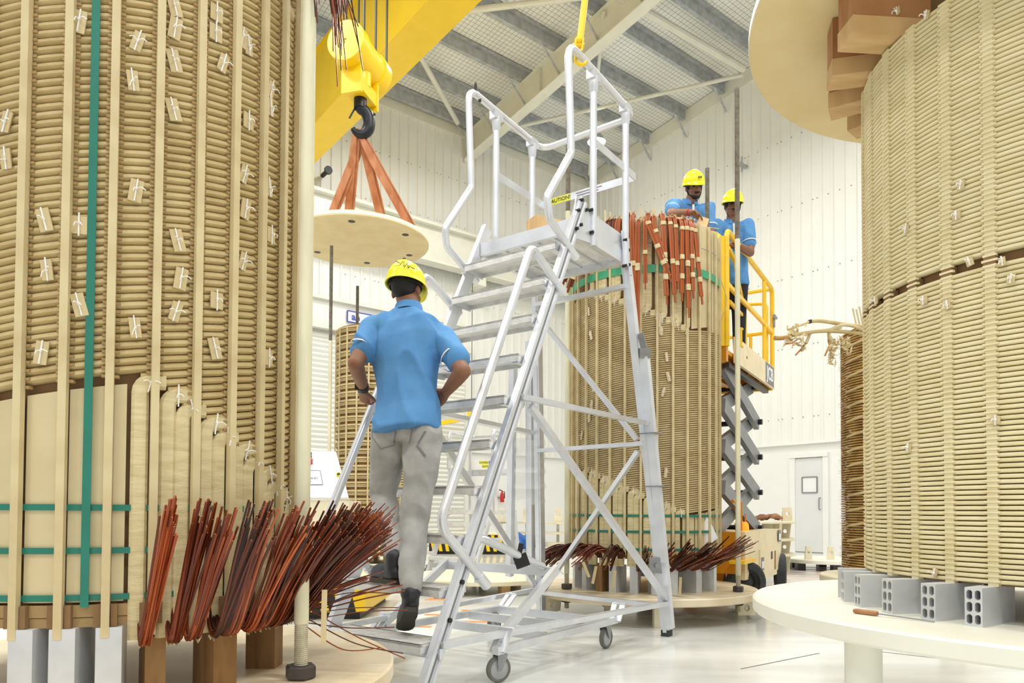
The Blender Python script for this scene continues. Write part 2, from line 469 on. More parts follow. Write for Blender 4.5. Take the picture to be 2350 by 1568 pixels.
# steel door in the right wall
d0, _ = onR(1822, 1150); d1, _ = onR(1898, 1150)
if d0 > d1: d0, d1 = d1, d0
dm = MB()
dm.bar(WR(d0, 0, 0.03), WR(d0, 2.1, 0.03), 0.12, 0.08, NR); dm.bar(WR(d1, 0, 0.03), WR(d1, 2.1, 0.03), 0.12, 0.08, NR)
dm.bar(WR(d0-0.06, 2.14, 0.03), WR(d1+0.06, 2.14, 0.03), 0.12, 0.09)
door_2 = tag(dm.build('door_2', 'wall_white', smooth=False), 'white steel door with a small square window in the right wall', kind='structure')
mat('door_grey', (226, 227, 226), 0.45, 0, 0.01, 3)
mb = MB(); mb.bar(WR((d0+d1)/2, 0.02, 0.02), WR((d0+d1)/2, 2.08, 0.02), d1-d0-0.1, 0.04, NR); mb.build('door_leaf', 'door_grey', door_2, smooth=False)
dw = d1 - d0
mb = MB()
cw = d0 + dw*0.52
for a, b in (((cw-0.17, 1.32), (cw+0.17, 1.32)), ((cw-0.17, 1.66), (cw+0.17, 1.66)), ((cw-0.17, 1.32), (cw-0.17, 1.66)), ((cw+0.17, 1.32), (cw+0.17, 1.66))):
    mb.bar(WR(a[0], a[1], 0.05), WR(b[0], b[1], 0.05), 0.02, 0.025, NR)
wf = mb.build('window_frame', 'ink_grey', door_2, smooth=False)
mb = MB(); mb.bar(WR(cw, 1.33, 0.045), WR(cw, 1.65, 0.045), 0.32, 0.006, NR); mb.build('pane', 'paper_white', wf, smooth=False)
mb = MB(); mb.tube([WR(d1-0.13, 0.95, 0.04), WR(d1-0.13, 0.95, 0.1), WR(d1-0.13, 1.2, 0.1), WR(d1-0.13, 1.2, 0.04)], 0.012, 8); mb.build('handle', 'steel', door_2)

# ceiling: foil-faced insulation held by wire mesh
m = bpy.data.materials.new('foil_roof'); m.use_nodes = True; nt = m.node_tree; b = nt.nodes['Principled BSDF']; MATS['foil_roof'] = m
tc = nt.nodes.new('ShaderNodeTexCoord'); mp = nt.nodes.new('ShaderNodeMapping'); nt.links.new(tc.outputs['Object'], mp.inputs[0])
mp.inputs['Rotation'].default_value = (0, 0, -math.atan2(EL.y, EL.x))
br = nt.nodes.new('ShaderNodeTexBrick'); nt.links.new(mp.outputs[0], br.inputs['Vector'])
br.inputs['Scale'].default_value = 1.0; br.offset = 0.0; br.inputs['Brick Width'].default_value = 0.105; br.inputs['Row Height'].default_value = 0.105
br.inputs['Mortar Size'].default_value = 0.0042; br.inputs['Mortar Smooth'].default_value = 0.5
br.inputs['Color1'].default_value = lin((248, 248, 242)); br.inputs['Color2'].default_value = lin((248, 248, 242)); br.inputs['Mortar'].default_value = lin((150, 150, 142))
nz = nt.nodes.new('ShaderNodeTexNoise'); nz.inputs['Scale'].default_value = 3.5; nt.links.new(tc.outputs['Object'], nz.inputs['Vector'])
nz2 = nt.nodes.new('ShaderNodeTexNoise'); nz2.inputs['Scale'].default_value = 0.5; nt.links.new(tc.outputs['Object'], nz2.inputs['Vector'])
mx = nt.nodes.new('ShaderNodeMix'); mx.data_type = 'RGBA'; mx.blend_type = 'MULTIPLY'; mx.inputs[0].default_value = 0.5
cr = nt.nodes.new('ShaderNodeValToRGB'); cr.color_ramp.elements[0].position = 0.3; cr.color_ramp.elements[0].color = (0.72, 0.71, 0.66, 1); cr.color_ramp.elements[1].position = 0.62
nt.links.new(nz2.outputs['Fac'], cr.inputs[0]); nt.links.new(br.outputs['Color'], mx.inputs[6]); nt.links.new(cr.outputs[0], mx.inputs[7])
nt.links.new(mx.outputs[2], b.inputs['Base Color']); b.inputs['Roughness'].default_value = 0.42; b.inputs['Metallic'].default_value = 0.1
bp = nt.nodes.new('ShaderNodeBump'); bp.inputs['Strength'].default_value = 0.7; bp.inputs['Distance'].default_value = 0.05
ad = nt.nodes.new('ShaderNodeMath'); ad.operation = 'SUBTRACT'; nt.links.new(nz.outputs['Fac'], ad.inputs[0])
ml = nt.nodes.new('ShaderNodeMath'); ml.operation = 'MULTIPLY'; ml.inputs[1].default_value = 0.5; nt.links.new(br.outputs['Fac'], ml.inputs[0]); nt.links.new(ml.outputs[0], ad.inputs[1])
nt.links.new(ad.outputs[0], bp.inputs['Height']); nt.links.new(bp.outputs[0], b.inputs['Normal'])
cm = MB(); cm.quad(RF(-0.3, -0.2), RF(24, -0.2), RF(24, 24), RF(-0.3, 24))
cm.quad(RF(-0.3, -0.2, -0.2), RF(-0.3, 24, -0.2), RF(24, 24, -0.2), RF(24, -0.2, -0.2))
ceiling = tag(cm.build('ceiling', 'foil_roof', smooth=False), kind='structure')
# zed purlins
pm = MB(); L = 23.0
prof = [(0.10, -0.02), (0.0, -0.02), (0.0, -0.27), (-0.10, -0.27), (-0.10, -0.23)]
for i in range(len(prof)-1):
    (b0, z0), (b1, z1) = prof[i], prof[i+1]
    pm.quad(NL*b0 + UP*z0, NL*b1 + UP*z1, NL*b1 + UP*z1 + EL*L, NL*b0 + UP*z0 + EL*L)
me = pm.mesh('purlin', smooth=False); me.materials.append(MATS['galv'])
PB = [0.3] + [1.2*k for k in range(1, 17)]
for b_ in PB: inst('purlin', me, ceiling, RF(0.05, b_))
# rafters
def rafter(a, n):
    mb = MB(); b0, b1 = 0.05, 20.0
    for (da, db, w_, h_) in ((0, 0.3, 0.24, 0.02), (0, 0.93, 0.26, 0.03)):
        mb.bar(RF(a, b0, db), RF(a, b1, db), w_, h_)
    mb.bar(RF(a, b0, 0.615), RF(a, b1, 0.615), 0.015, 0.63)
    for b_ in (3.0, 6.5, 10): mb.bar(RF(a, b_, 0.31), RF(a, b_, 0.92), 0.2, 0.015, NL)
    mb.bar(RF(a, 0.04, 0.25), RF(a, 0.04, 1.05), 0.26, 0.04, NL)
    return mb.build('rafter', 'steel_cream', ceiling, smooth=False)
ra, _ = onL(1073, 330); rafter(ra, 1); rafter(ra + 6.0, 2)
# fly braces from purlins to rafter
mb = MB(); mb.bar(V((0, 0, 0)), EL*0.55 + UP*0.5, 0.04, 0.02); me = mb.mesh('fly_brace', smooth=False); me.materials.append(MATS['galv'])
for b_ in PB[:9]: inst('fly_brace', me, ceiling, RF(ra, b_, 0.82))
mb = MB(); mb.bar(V((0, 0, 0)), EL*0.45 + UP*0.45, 0.05, 0.02); me = mb.mesh('gable_brace', smooth=False); me.materials.append(MATS['galv'])
for b_ in PB[:9]: inst('gable_brace', me, ceiling, RF(0.06, b_, 0.72))
# roof bracing tubes
def brace(p, q, r=0.045, drop=0.42):
    mb = MB(); mb.cyl(onRF(p[0], p[1], drop), onRF(q[0], q[1], drop), r, 10); mb.build('roof_brace', 'steel_cream', ceiling)
brace((1135, 303), (1705, 172)); brace((1385, 30), (1352, 400), 0.04); brace((1425, -6), (1706, 158), 0.085, 0.45)
brace((960, 38), (1345, -8), 0.06); brace((1050, 282), (958, 118), 0.06)

# high bay lamps under the roof
def high_bay(p, n):
    t = thing('high_bay_lamp', 'bright round high bay lamp hanging under the roof near the corner', 'lamp', p)
    p = V(p)
    mb = MB(); mb.lathe([(0.05, 0.35), (0.09, 0.33), (0.1, 0.2), (0.22, 0.03), (0.23, 0.0), (0.2, 0.0)], p, 20, caps=False); mb.build('housing', 'galv', t)
    mb = MB(); mb.lathe([(0.001, 0.005), (0.2, 0.0)], p, 20, caps=False); mb.lathe([(0.2, 0.0), (0.16, -0.1), (0.001, -0.14)], p, 20, caps=False); mb.build('lens', 'lamp_on', t)
    mb = MB(); mb.cyl(p + UP*0.33, p + UP*0.9, 0.012, 6); mb.build('stem', 'galv', t)
high_bay(P(1369, 326, 17.2), 0)
# ------------------------------------------------------------------ windings
def dirv(a): return V((math.cos(a), math.sin(a), 0))
def tanv(a): return V((-math.sin(a), math.cos(a), 0))
def on_cyl(px, py, C, R):
    """angle and height where the pixel's ray meets a vertical cylinder"""
    d = ray(px, py); ax, ay = d.x, d.y; ox, oy = CAM.x - C.x, CAM.y - C.y
    A = ax*ax + ay*ay; B = 2*(ax*ox + ay*oy); Cc = ox*ox + oy*oy - R*R
    D = max(B*B - 4*A*Cc, 0); t = (-B - math.sqrt(D)) / (2*A)
    p = CAM + d*t
    return math.atan2(p.y - C.y, p.x - C.x), p.z
def helix_mesh(name, R, m, Phi, strands, p, hs, th, seg=0.05):
    """one conductor: its strands lie one above the other and climb m per unit arc"""
    n = max(8, int(Phi/seg)); vs = []; fs = []
    c = hs*0.32
    pr = [(-th, -hs/2), (-th*0.3, -hs/2), (0, -hs/2 + c), (0, hs/2 - c), (-th*0.3, hs/2), (-th, hs/2)]
    M = len(pr)
    for s in range(strands):
        zs = (s - (strands-1)/2) * p / strands; b = len(vs)
        for i in range(n+1):
            a = Phi*i/n; z = m*R*a + zs
            for dr, dz in pr: vs.append(((R+dr)*math.cos(a), (R+dr)*math.sin(a), z+dz))
        for i in range(n):
            for j in range(M-1):
                q = b + i*M + j; fs.append((q, q+M, q+M+1, q+1))
        fs.append(tuple(b + j for j in range(M))); fs.append(tuple(b + n*M + j for j in range(M-1, -1, -1)))
    mb = MB(); mb.add(vs, fs)
    return mb.mesh(name, ang=50)
def ring_band(C, R, z, h, th, n=96, a0=0, a1=2*PI):
    mb = MB(); mb.lathe([(R, z-h/2), (R+th, z-h/2), (R+th, z+h/2), (R, z+h/2), (R, z-h/2)], C, n, caps=False, a0=a0, a1=a1); return mb
def arc_panel(C, R, th, a0, a1, zb0, zb1, zt0, zt1, n=5):
    vs = []; fs = []
    for i in range(n+1):
        t = i/n; a = a0 + (a1-a0)*t; d = dirv(a); zb = zb0 + (zb1-zb0)*t; zt = zt0 + (zt1-zt0)*t
        vs += [C + d*R + UP*zb, C + d*(R+th) + UP*zb, C + d*(R+th) + UP*zt, C + d*R + UP*zt]
    for i in range(n):
        b = 4*i
        for j in range(4):
            k = (j+1) % 4; fs.append((b+j, b+4+j, b+4+k, b+k))
    fs += [(0, 1, 2, 3), (4*n+3, 4*n+2, 4*n+1, 4*n)]
    mb = MB(); mb.add(vs, fs); return mb
def lead_path(C, R, a, z0, z1, da, up=True, n=5):
    """vertical lead that bends over into the winding at z1"""
    r = 0.035; pts = []
    s = 1 if up else -1
    k = 7
    for i in range(k): pts.append((a, z0 + (z1 - s*r - z0)*i/(k-1)))
    for i in range(1, n+1):
        t = PI/2*i/n; pts.append((a + da*(1-math.cos(t))*r/R, z1 - s*r + s*r*math.sin(t)))
    pts.append((a + da*(r+0.03)/R, z1))
    return [C + dirv(q)*R + UP*z for q, z in pts]
def rect(w_, h_, c=0.25):
    a, b = w_/2, h_/2; e = min(a, b)*c*2
    return [(-a+e, -b), (a-e, -b), (a, -b+e), (a, b-e), (a-e, b), (-a+e, b), (-a, b-e), (-a, -b+e)]
def disc_mb(C, r, ztop, th, n=96):
    mb = MB(); e = min(0.008, th*0.2)
    mb.lathe([(r-e, ztop-th), (r, ztop-th+e), (r, ztop-e), (r-e, ztop)], V((C.x, C.y, 0)), n); return mb
def thread_prof(z0, z1, r, pitch):
    pr = []; n = int((z1-z0)/pitch)
    for i in range(n): pr += [(r, z0 + i*pitch), (r*0.86, z0 + (i+0.5)*pitch)]
    pr.append((r, z1)); return pr
def tie_rod(label, x, y, z0, z1, shaft, threads, nuts, r=0.02, sleeve='rod', tm='rod_thread', lean=(0, 0)):
    t = thing('tie_rod', label, 'rod', (x, y, z0), 'threaded tie rods')
    o = V((x, y, 0))
    mb = MB(); mb.lathe([(r, shaft[0]), (r, shaft[1])], o, 20); mb.build('shaft', sleeve, t)
    for a, b, mm in threads:
        mb = MB(); mb.lathe(thread_prof(a, b, r*0.96, 0.0065), o, 14); mb.build('thread', mm, t, smooth=False)
    for z in nuts:
        mb = MB(); mb.lathe([(r*1.9, z-0.022), (r*2.1, z-0.016), (r*2.1, z+0.016), (r*1.9, z+0.022)], o, 6); mb.build('nut', 'nut', t, smooth=False)
    return t
def strand_set(mb, paths, w_, h_):
    pr = [(-w_/2, -h_/2), (w_/2, -h_/2), (w_/2, h_/2), (-w_/2, h_/2)]
    for p in paths: mb.sweep(p, pr)
    return mb

# ================================================================== left winding
DL = 2.83
CLp = P(295, 1174, DL*math.cos(math.radians(28.66))); CL = V((CLp.x, CLp.y, 0)); RL = 0.565
TOPL = 0.32                                  # top of the base plate
left = thing('transformer_winding', 'large paper-wrapped winding on the left with green straps and copper wire bundles', 'winding', (CL.x, CL.y, 0.54))
cols = sorted(on_cyl(x, 700, CL, RL + 0.012)[0] for x in (150, 258, 360, 454, 533))
step_c = 2*PI/32; base_c = sum(a - i*step_c for i, a in enumerate(cols))/len(cols)
COLS_L = [base_c + step_c*(i-10) for i in range(32)]
NLc, mL, dl = 14, 0.182, step_c/2
pL = mL*RL*2*PI/NLc; stL = pL - mL*RL*dl
a0L, z0L = on_cyl(323, 872, CL, RL)
a0L = base_c + step_c*1.62
PhiL = 2*2*PI + 1.05
def lead_frac(k): return 0.68 if k == 0 else (1 + (k-1)//2 + (0.33 if k % 2 else 0.71))
AL = [base_c + step_c*(1 + lead_frac(k)) for k in range(NLc+4)]
a0L = AL[0]
ZL = [z0L - k*pL + mL*RL*(AL[k] - a0L) for k in range(NLc+4)]
def low_edge(a):
    """height of the lowest turn at an angle"""
    d = (a - a0L + PI) % (2*PI) - PI
    if d < 0: return z0L - mL*RL*(-d)
    k = max(i for i in range(NLc) if AL[i] - a0L <= d)
    return ZL[k] + mL*RL*(d - (AL[k]-a0L))
ZB_L, ZT_L = 0.545, 2.95
mb = MB(); mb.lathe([(RL-0.034, 0.56), (RL-0.034, 3.0)], V((CL.x, CL.y, 0)), 96); mb.build('inner_cylinder', 'core', left)
me = helix_mesh('conductor', RL, mL, PhiL, 2, pL, pL/2*0.90, 0.03); me.materials.append(MATS['turn'])
for k in range(NLc):
    inst('conductor', me, left, (0, 0, ZL[k] - 0.54), AL[k])
    # lower lead, wrapped in crepe paper
    ak = AL[k]; zk = ZL[k]
    mb = MB(); pth = lead_path(CL, RL-0.012, ak, 0.50, zk, 1)
    mb.sweep(pth, rect(0.045, 0.03), up=dirv(ak)); mb.build('lead', 'crepe', left)
    # upper lead
    ae = ak + PhiL; ze = zk + mL*RL*PhiL
    mb = MB(); pth = lead_path(CL, RL-0.012, ae, 3.0, ze, -1, up=False)
    mb.sweep(pth, rect(0.041, 0.03), up=dirv(ae)); mb.build('lead', 'crepe', left)
# vertical spacer strips with combs
sm = MB(); sm.bar(V((RL+0.012, 0, ZB_L-0.03)), V((RL+0.012, 0, ZT_L)), 0.021, 0.02, V((1, 0, 0))); sme = sm.mesh('spacer_strip', (0, 0, 0.54), smooth=False); sme.materials.append(MATS['strip'])
for a in COLS_L:
    o = inst('spacer_strip', sme, left, (0, 0, 0), a)
    cm_ = MB(); z = low_edge(a) + pL*0.35
    while z < 2.9:
        cm_.box((RL-0.004, 0, z), (0.018, 0.044, 0.008)); z += pL/2
    cme = cm_.mesh('spacer_comb', (0, 0, 0.54), smooth=False); cme.materials.append(MATS['pressboard_dark'])
    c = inst('spacer_comb', cme, o); c['kind'] = 'stuff'
# pressboard panels below the winding, left of the first lead
for i in range(-7, 2):
    a0 = base_c + step_c*i + 0.018; a1 = base_c + step_c*(i+1) - 0.018
    if i == 1: a1 = a0L - 0.06
    def ztop(a): return z0L + 0.1*pL - mL*RL*(a0L - a) - 0.012
    arc_panel(V((CL.x, CL.y, 0)), RL-0.02, 0.012, a0, a1, 0.612, 0.612, ztop(a0), ztop(a1)).build('pressboard_panel', 'pressboard', left)
# bottom rings and blocks
ring_band(V((CL.x, CL.y, 0)), RL-0.05, 0.588, 0.034, 0.045).build('bottom_ring', 'pressboard_dark', left)
ring_band(V((CL.x, CL.y, 0)), RL-0.05, 0.556, 0.026, 0.042).build('bottom_ring', 'pressboard_dark', left)
bm_ = MB(); bm_.box((RL-0.0, 0.021, 0.575), (0.022, 0.016, 0.062)); bm_.box((RL-0.0, -0.021, 0.575), (0.022, 0.016, 0.062)); bme = bm_.mesh('end_block', (0, 0, 0.54), smooth=False); bme.materials.append(MATS['core'])
for a in COLS_L: inst('end_block', bme, left, (0, 0, 0), a)
# straps
for z in (0.875, 0.755, 0.625):
    ring_band(V((CL.x, CL.y, 0)), RL-0.004, z, 0.017, 0.004).build('green_strap', 'strap_green', left)
ag, _ = on_cyl(200, 900, CL, RL+0.02)
mb = MB(); d = dirv(ag); mb.bar(V((CL.x, CL.y, 0.60)) + d*(RL+0.006), V((CL.x, CL.y, 2.98)) + d*(RL+0.006), 0.021, 0.003, d); mb.build('green_strap', 'strap_green', left, smooth=False)
# paper patches tied with white string
def patch_meshes(R, w_, h_, tag_):
    out = []
    rnd = random.Random(5)
    for i in range(5):
        t = (i-2)*0.13; rot = Matrix.Rotation(t, 3, 'X')
        mb = MB(); mb.box((R+0.006, 0, 0), (0.004, w_*(0.8+0.15*(i % 3)), h_*(0.8+0.12*((i+1) % 3))), rot)
        pm_ = mb.mesh('paper_patch', smooth=False); pm_.materials.append(MATS['paper_patch'])
        sb = MB(); sb.bar(rot @ V((R+0.010, 0, -h_*0.5)), rot @ V((R+0.010, 0, h_*0.55)), 0.0035, 0.003, V((1, 0, 0)))
        k = rnd.uniform(-0.25, 0.1)*h_
        c0 = rot @ V((R+0.011, 0, k))
        sb.ball(c0, 0.0045, 6, 4)
        for s in (-1, 1):
            e = V((0.012, s*w_*rnd.uniform(0.2, 0.7), rnd.uniform(-0.5, 0.15)*h_))
            sb.tube(smooth_path([c0, c0 + e*0.5 + V((0.006, 0, 0.004)), c0 + e], 3), 0.0015, 5)
        st = sb.mesh('string_tie', ang=60); st.materials.append(MATS['string'])
        out.append((pm_, st))
    return out
PATCH = patch_meshes(RL, 0.036, 0.062, 'l')
TIES_L = [(14, 280), (14, 365), (182, 50), (400, 12), (497, 30), (316, 95), (305, 185), (402, 65), (400, 140), (495, 75), (512, 145), (570, 105), (555, 85), (398, 252), (570, 278), (622, 205), (620, 245),
          (312, 438), (102, 505), (182, 517), (560, 400), (617, 430), (563, 480), (408, 552), (622, 540), (558, 600), (108, 620), (415, 640), (182, 700), (497, 690), (403, 715), (310, 752), (95, 810), (493, 800), (616, 822)]
for i, (x, y) in enumerate(TIES_L):
    a, z = on_cyl(x, y, CL, RL+0.006); pm_, st = PATCH[(i*3) % 5]
    o = inst('paper_patch', pm_, left, (0, 0, z-0.54), a); inst('string_tie', st, o)
for k in range(NLc):     # ties where each lead bends into the winding
    pm_, st = PATCH[(k*2) % 5]
    o = inst('string_tie', st, left, (0, 0, ZL[k] - 0.54 - 0.005), AL[k] + 0.045)
# enamelled copper wire bundles, bent up at the foot of every lead
rnd = random.Random(3)
for k in range(-1, NLc+4):
    ak = AL[max(k, 0)] + 0.03 + rnd.uniform(-0.02, 0.02)
    if k == -1: continue
    f = min(1, max(0, k/12)); paths = []; tips = MB()
    ns = 30 if k < 8 else 56
    for s in range(ns):
        lean = (0.05 + 0.17*f**1.3) * rnd.uniform(0.6, 1.3); rise = 0.39*rnd.uniform(0.74, 1.05) - 0.07*f*rnd.random()
        if k >= 11 and rnd.random() < 0.05: rise *= 0.3; lean *= 1.15
        side = rnd.uniform(-0.014, 0.014)*(1+f); fan = rnd.uniform(-0.012, 0.018)*(1+2*f) + 0.045*(1-f) + (0.06*rnd.uniform(-1, 1) if k > 9 else 0)
        a = ak; d = dirv(a); t = tanv(a); c = V((CL.x, CL.y, 0)) + t*side
        dep = rnd.uniform(0, 0.026); zb = 0.487 + rnd.uniform(0, 0.02)
        pts = [c + d*(RL-0.005) + UP*0.585, c + d*(RL+0.004) + UP*(zb+0.03), c + d*(RL+0.02+dep*0.5) + UP*zb, c + d*(RL+0.045+dep) + UP*(zb+0.02),
               c + d*(RL+0.06+dep+lean*0.22) + t*fan*0.3 + UP*(zb+rise*0.33), c + d*(RL+0.07+dep+lean*0.6) + t*fan*0.7 + UP*(zb+rise*0.7), c + d*(RL+0.08+dep+lean) + t*fan + UP*(zb+rise)]
        pth = smooth_path(pts, 3); paths.append(pth)
        e = pth[-1]; tips.ball(e, 0.0024, 5, 4)
    mb = strand_set(MB(), paths, 0.0058, 0.0034)
    o = mb.build('wire_bundle', 'enamel_bright' if k in (0, 2, 5) else ('enamel_dark' if k in (3, 8) else 'enamel'), left)
    tips.build('cut_wire_end', 'copper_tip', o)['kind'] = 'stuff'
    # frayed paper at the fold
    mb = MB()
    for s in range(3):
        d = dirv(ak); c = V((CL.x, CL.y, 0)) + tanv(ak)*rnd.uniform(-0.02, 0.02) + d*(RL+0.012) + UP*(0.485+rnd.uniform(0, 0.012))
        mb.prism([c, c + tanv(ak)*0.015 + UP*0.004, c + d*0.015 - UP*0.012], d*0.002 + UP*0.001)
    mb.build('frayed_paper', 'paper_patch', o, smooth=False)
# long stray wires drooping over the base plate
paths = []
for x0, y0, x1, y1, sag in ((705, 1420, 925, 1500, 0.05), (705, 1430, 905, 1440, 0.02), (712, 1400, 930, 1512, 0.02), (705, 1440, 870, 1488, 0.08), (708, 1410, 915, 1395, -0.02), (712, 1380, 895, 1362, -0.03), (705, 1425, 935, 1400, -0.02)):
    p, q = P(x0, y0, 2.42), P(x1, y1, 2.38)
    if q.z < TOPL + 0.02 and (V((q.x, q.y, 0)) - CL).length < 0.93: q.z = TOPL + 0.02
    m_ = (p+q)/2 - UP*sag*0.5; m_.z = max(m_.z, TOPL + 0.01)
    paths.append(smooth_path([p, m_, q], 8))
strand_set(MB(), paths, 0.004, 0.003).build('stray_wire', 'enamel', left)
# wires hanging from the upper leads
paths = []
for s in range(46):
    a = -0.05 + rnd.uniform(-0.28, 0.22); d = dirv(a); c = V((CL.x, CL.y, 0)) + tanv(a)*rnd.uniform(-0.03, 0.03)
    o = rnd.uniform(0.10, 0.16); e = o + rnd.uniform(0.0, 0.12)
    zt = 3.02; zb = rnd.uniform(2.45, 2.72)
    paths.append(smooth_path([c + d*RL + UP*2.98, c + d*(RL+o*0.5) + UP*(zt+0.03), c + d*(RL+o) + UP*2.95, c + d*(RL+(o+e)/2) + UP*((2.95+zb)/2), c + d*(RL+e) + UP*zb], 3))
strand_set(MB(), paths, 0.0045, 0.0035).build('wire_bundle', 'enamel', left)

# base plate of the left winding
lp = thing('base_plate', 'round cream base plate under the left winding, beside the ladder foot', 'base plate', (CL.x, CL.y, 0))
disc_mb(CL, 0.93, TOPL, 0.06).build('plate', 'disc_tan', lp)
for k in range(4):
    a = 0.5 + k*PI/2; c = V((CL.x, CL.y, (TOPL-0.06)/2)) + dirv(a)*0.62
    mb = MB(); mb.box(c, (0.1, 0.1, TOPL-0.06), Matrix.Rotation(a, 3, 'Z')); mb.build('foot', 'disc_cream', lp, smooth=False)
pr = PZ(690, 1558, TOPL)
tie_rod('cream tie rod in front of the left winding, reaching out of the frame', pr.x, pr.y, TOPL, 3.4, (0.50, 3.4), [(TOPL+0.04, 0.50, 'thread_cream')], [TOPL+0.024], 0.0235)
# support blocks under the left winding
def alu_block(label, C, a, R0, R1, w_, z0, z1, group, holes=True, m='alu_block'):
    d = dirv(a); t = tanv(a); c = V((C.x, C.y, 0)) + d*((R0+R1)/2)
    th = thing('support_block', label, 'block', (c.x, c.y, z0), group)
    if not holes:
        mb = MB(); mb.box(c + UP*((z0+z1)/2), (R1-R0, w_, z1-z0), Matrix.Rotation(a, 3, 'Z')); mb.build('body', m, th, smooth=False); return th
    # extruded profile: end plate with two columns of three slots
    H = z1-z0; mb = MB(); L = R1-R0
    def lp_(u, v, k): return V((C.x, C.y, 0)) + d*(R1-k) + t*u + UP*(z0+v)
    xs = [-w_/2, -w_*0.40, -w_*0.07, w_*0.07, w_*0.40, w_/2]
    zs = [0, H*0.06, H*0.31, H*0.37, H*0.63, H*0.69, H*0.94, H]
    for i in range(5):
        for j in range(7):
            u0, u1, v0, v1 = xs[i], xs[i+1], zs[j], zs[j+1]
            if i in (1, 3) and j in (1, 3, 5):
                n = 8; uc, vc, ru, rv = (u0+u1)/2, (v0+v1)/2, (u1-u0)/2, (v1-v0)/2
                pts = []
                for q in range(16):
                    an = 2*PI*(q+0.5)/16; cx_ = math.cos(an); sy = math.sin(an)
                    pts.append((uc + ru*cx_/max(abs(cx_), abs(sy))**0.35, vc + rv*0.98*sy/max(abs(cx_), abs(sy))**0.5 if False else vc + (rv-ru)*(1 if sy > 0 else -1) + ru*sy if rv > ru else vc + rv*sy))
                N0 = len(mb.v)
                mb.v += [lp_(uc+ru*math.cos(2*PI*(q+0.5)/16) if True else 0, p_[1], 0) for q, p_ in enumerate(pts)]
                mb.v += [lp_(uc+ru*math.cos(2*PI*(q+0.5)/16), p_[1], 0.10) for q, p_ in enumerate(pts)]
                for q in range(16): mb.f.append((N0+q, N0+16+q, N0+16+(q+1) % 16, N0+(q+1) % 16))
                mb.f.append(tuple(N0+16+q for q in range(16)))
                cor = [(u0, v0), (u1, v0), (u1, v1), (u0, v1)]
                N1 = len(mb.v); mb.v += [lp_(u, v, 0) for u, v in cor]
                # fill between the slot and its cell: corner fans (slot points start right of +u axis, counter-clockwise)
                quad_c = [2, 3, 0, 1]
                for q in range(4):
                    ci = N1 + quad_c[q]
                    for r_ in range(3): mb.f.append((ci, N0+q*4+r_, N0+q*4+r_+1))
                    mb.f.append((ci, N0+(q*4+3), N0+(q*4+4) % 16, N1 + quad_c[(q+1) % 4]))
            else:
                mb.quad(lp_(u0, v0, 0), lp_(u1, v0, 0), lp_(u1, v1, 0), lp_(u0, v1, 0))
    for A, B in (((-w_/2, 0), (w_/2, 0)), ((w_/2, 0), (w_/2, H)), ((w_/2, H), (-w_/2, H)), ((-w_/2, H), (-w_/2, 0))):
        mb.quad(lp_(A[0], A[1], 0), lp_(A[0], A[1], L), lp_(B[0], B[1], L), lp_(B[0], B[1], 0))
    mb.quad(lp_(-w_/2, 0, L), lp_(-w_/2, H, L), lp_(w_/2, H, L), lp_(w_/2, 0, L))
    mb.build('body', m, th, smooth=False)
    return th
names = ['leftmost aluminium support block under the left winding', 'second aluminium support block from the left edge under the left winding', 'aluminium support block under the left winding, nearest the copper bundles']
for i, x in enumerate((40, 138, 248)):
    a, _ = on_cyl(x, 1500, CL, RL+0.03)
    alu_block(names[i], CL, a, RL-0.16, RL+0.02, 0.064, TOPL, 0.543, 'support blocks under the left winding', holes=False)
for i, (x, w_, lab) in enumerate(((357, 0.055, 'narrow brown wooden support block under the left winding beside the aluminium ones'), (517, 0.085, 'thick brown wooden support block under the left winding, middle one of three'), (617, 0.09, 'brown wooden support block under the left winding next to the tie rod'))):
    a, _ = on_cyl(x, 1500, CL, RL-0.03)
    alu_block(lab, CL, a + 0.16*(i == 2), RL-0.13, RL-0.03, w_, TOPL, 0.50, 'wooden blocks under the left winding', holes=False, m='wood')

# ================================================================== middle winding
DM = 6.25
CMp = P(1478, 1174, DM*math.cos(math.atan((1478-1175)/1610))); CM = V((CMp.x, CMp.y, 0)); RM = 0.635
TOPM = 0.227
mid = thing('transformer_winding', 'tall paper-wrapped winding behind the ladder with orange taped leads hanging from its top', 'winding', (CM.x, CM.y, 0.5))
NMc, mM = 14, 0.122
pM = mM*RM*2*PI/NMc; stM = pM - mM*RM*dl
colm = sorted(on_cyl(x, 900, CM, RM+0.01)[0] for x in (1401, 1436, 1508, 1543, 1576))
base_m = sum(a - i*step_c - (step_c if i > 1 else 0) for i, a in enumerate(colm))/5
a0M, z0M = on_cyl(1336, 1080, CM, RM); PhiM = 3*2*PI + 0.15
a0M = base_m - 2.32*step_c
AM = [base_m + step_c*(-3 + lead_frac(k)) for k in range(NMc+1)]
ZM = [z0M - k*pM + mM*RM*(AM[k] - a0M) for k in range(NMc+1)]
mb = MB(); mb.lathe([(RM-0.034, 0.5), (RM-0.034, 3.2)], V((CM.x, CM.y, 0)), 96); mb.build('inner_cylinder', 'core', mid)
me = helix_mesh('conductor', RM, mM, PhiM, 2, pM, pM/2*0.86, 0.028, 0.07); me.materials.append(MATS['turn_mid'])
for k in range(NMc):
    ak = AM[k]; zk = ZM[k]
    inst('conductor', me, mid, (0, 0, zk-0.5), ak)
    mb = MB(); mb.sweep(lead_path(CM, RM-0.012, ak, 0.44, zk, 1), rect(0.050, 0.028), up=dirv(ak)); mb.build('lead', 'crepe', mid)
    ae = ak + PhiM; ze = zk + mM*RM*PhiM
    mb = MB(); mb.sweep(lead_path(CM, RM-0.012, ae, 3.22, ze, -1, up=False), rect(0.052, 0.028), up=dirv(ae)); mb.build('lead', 'crepe', mid)
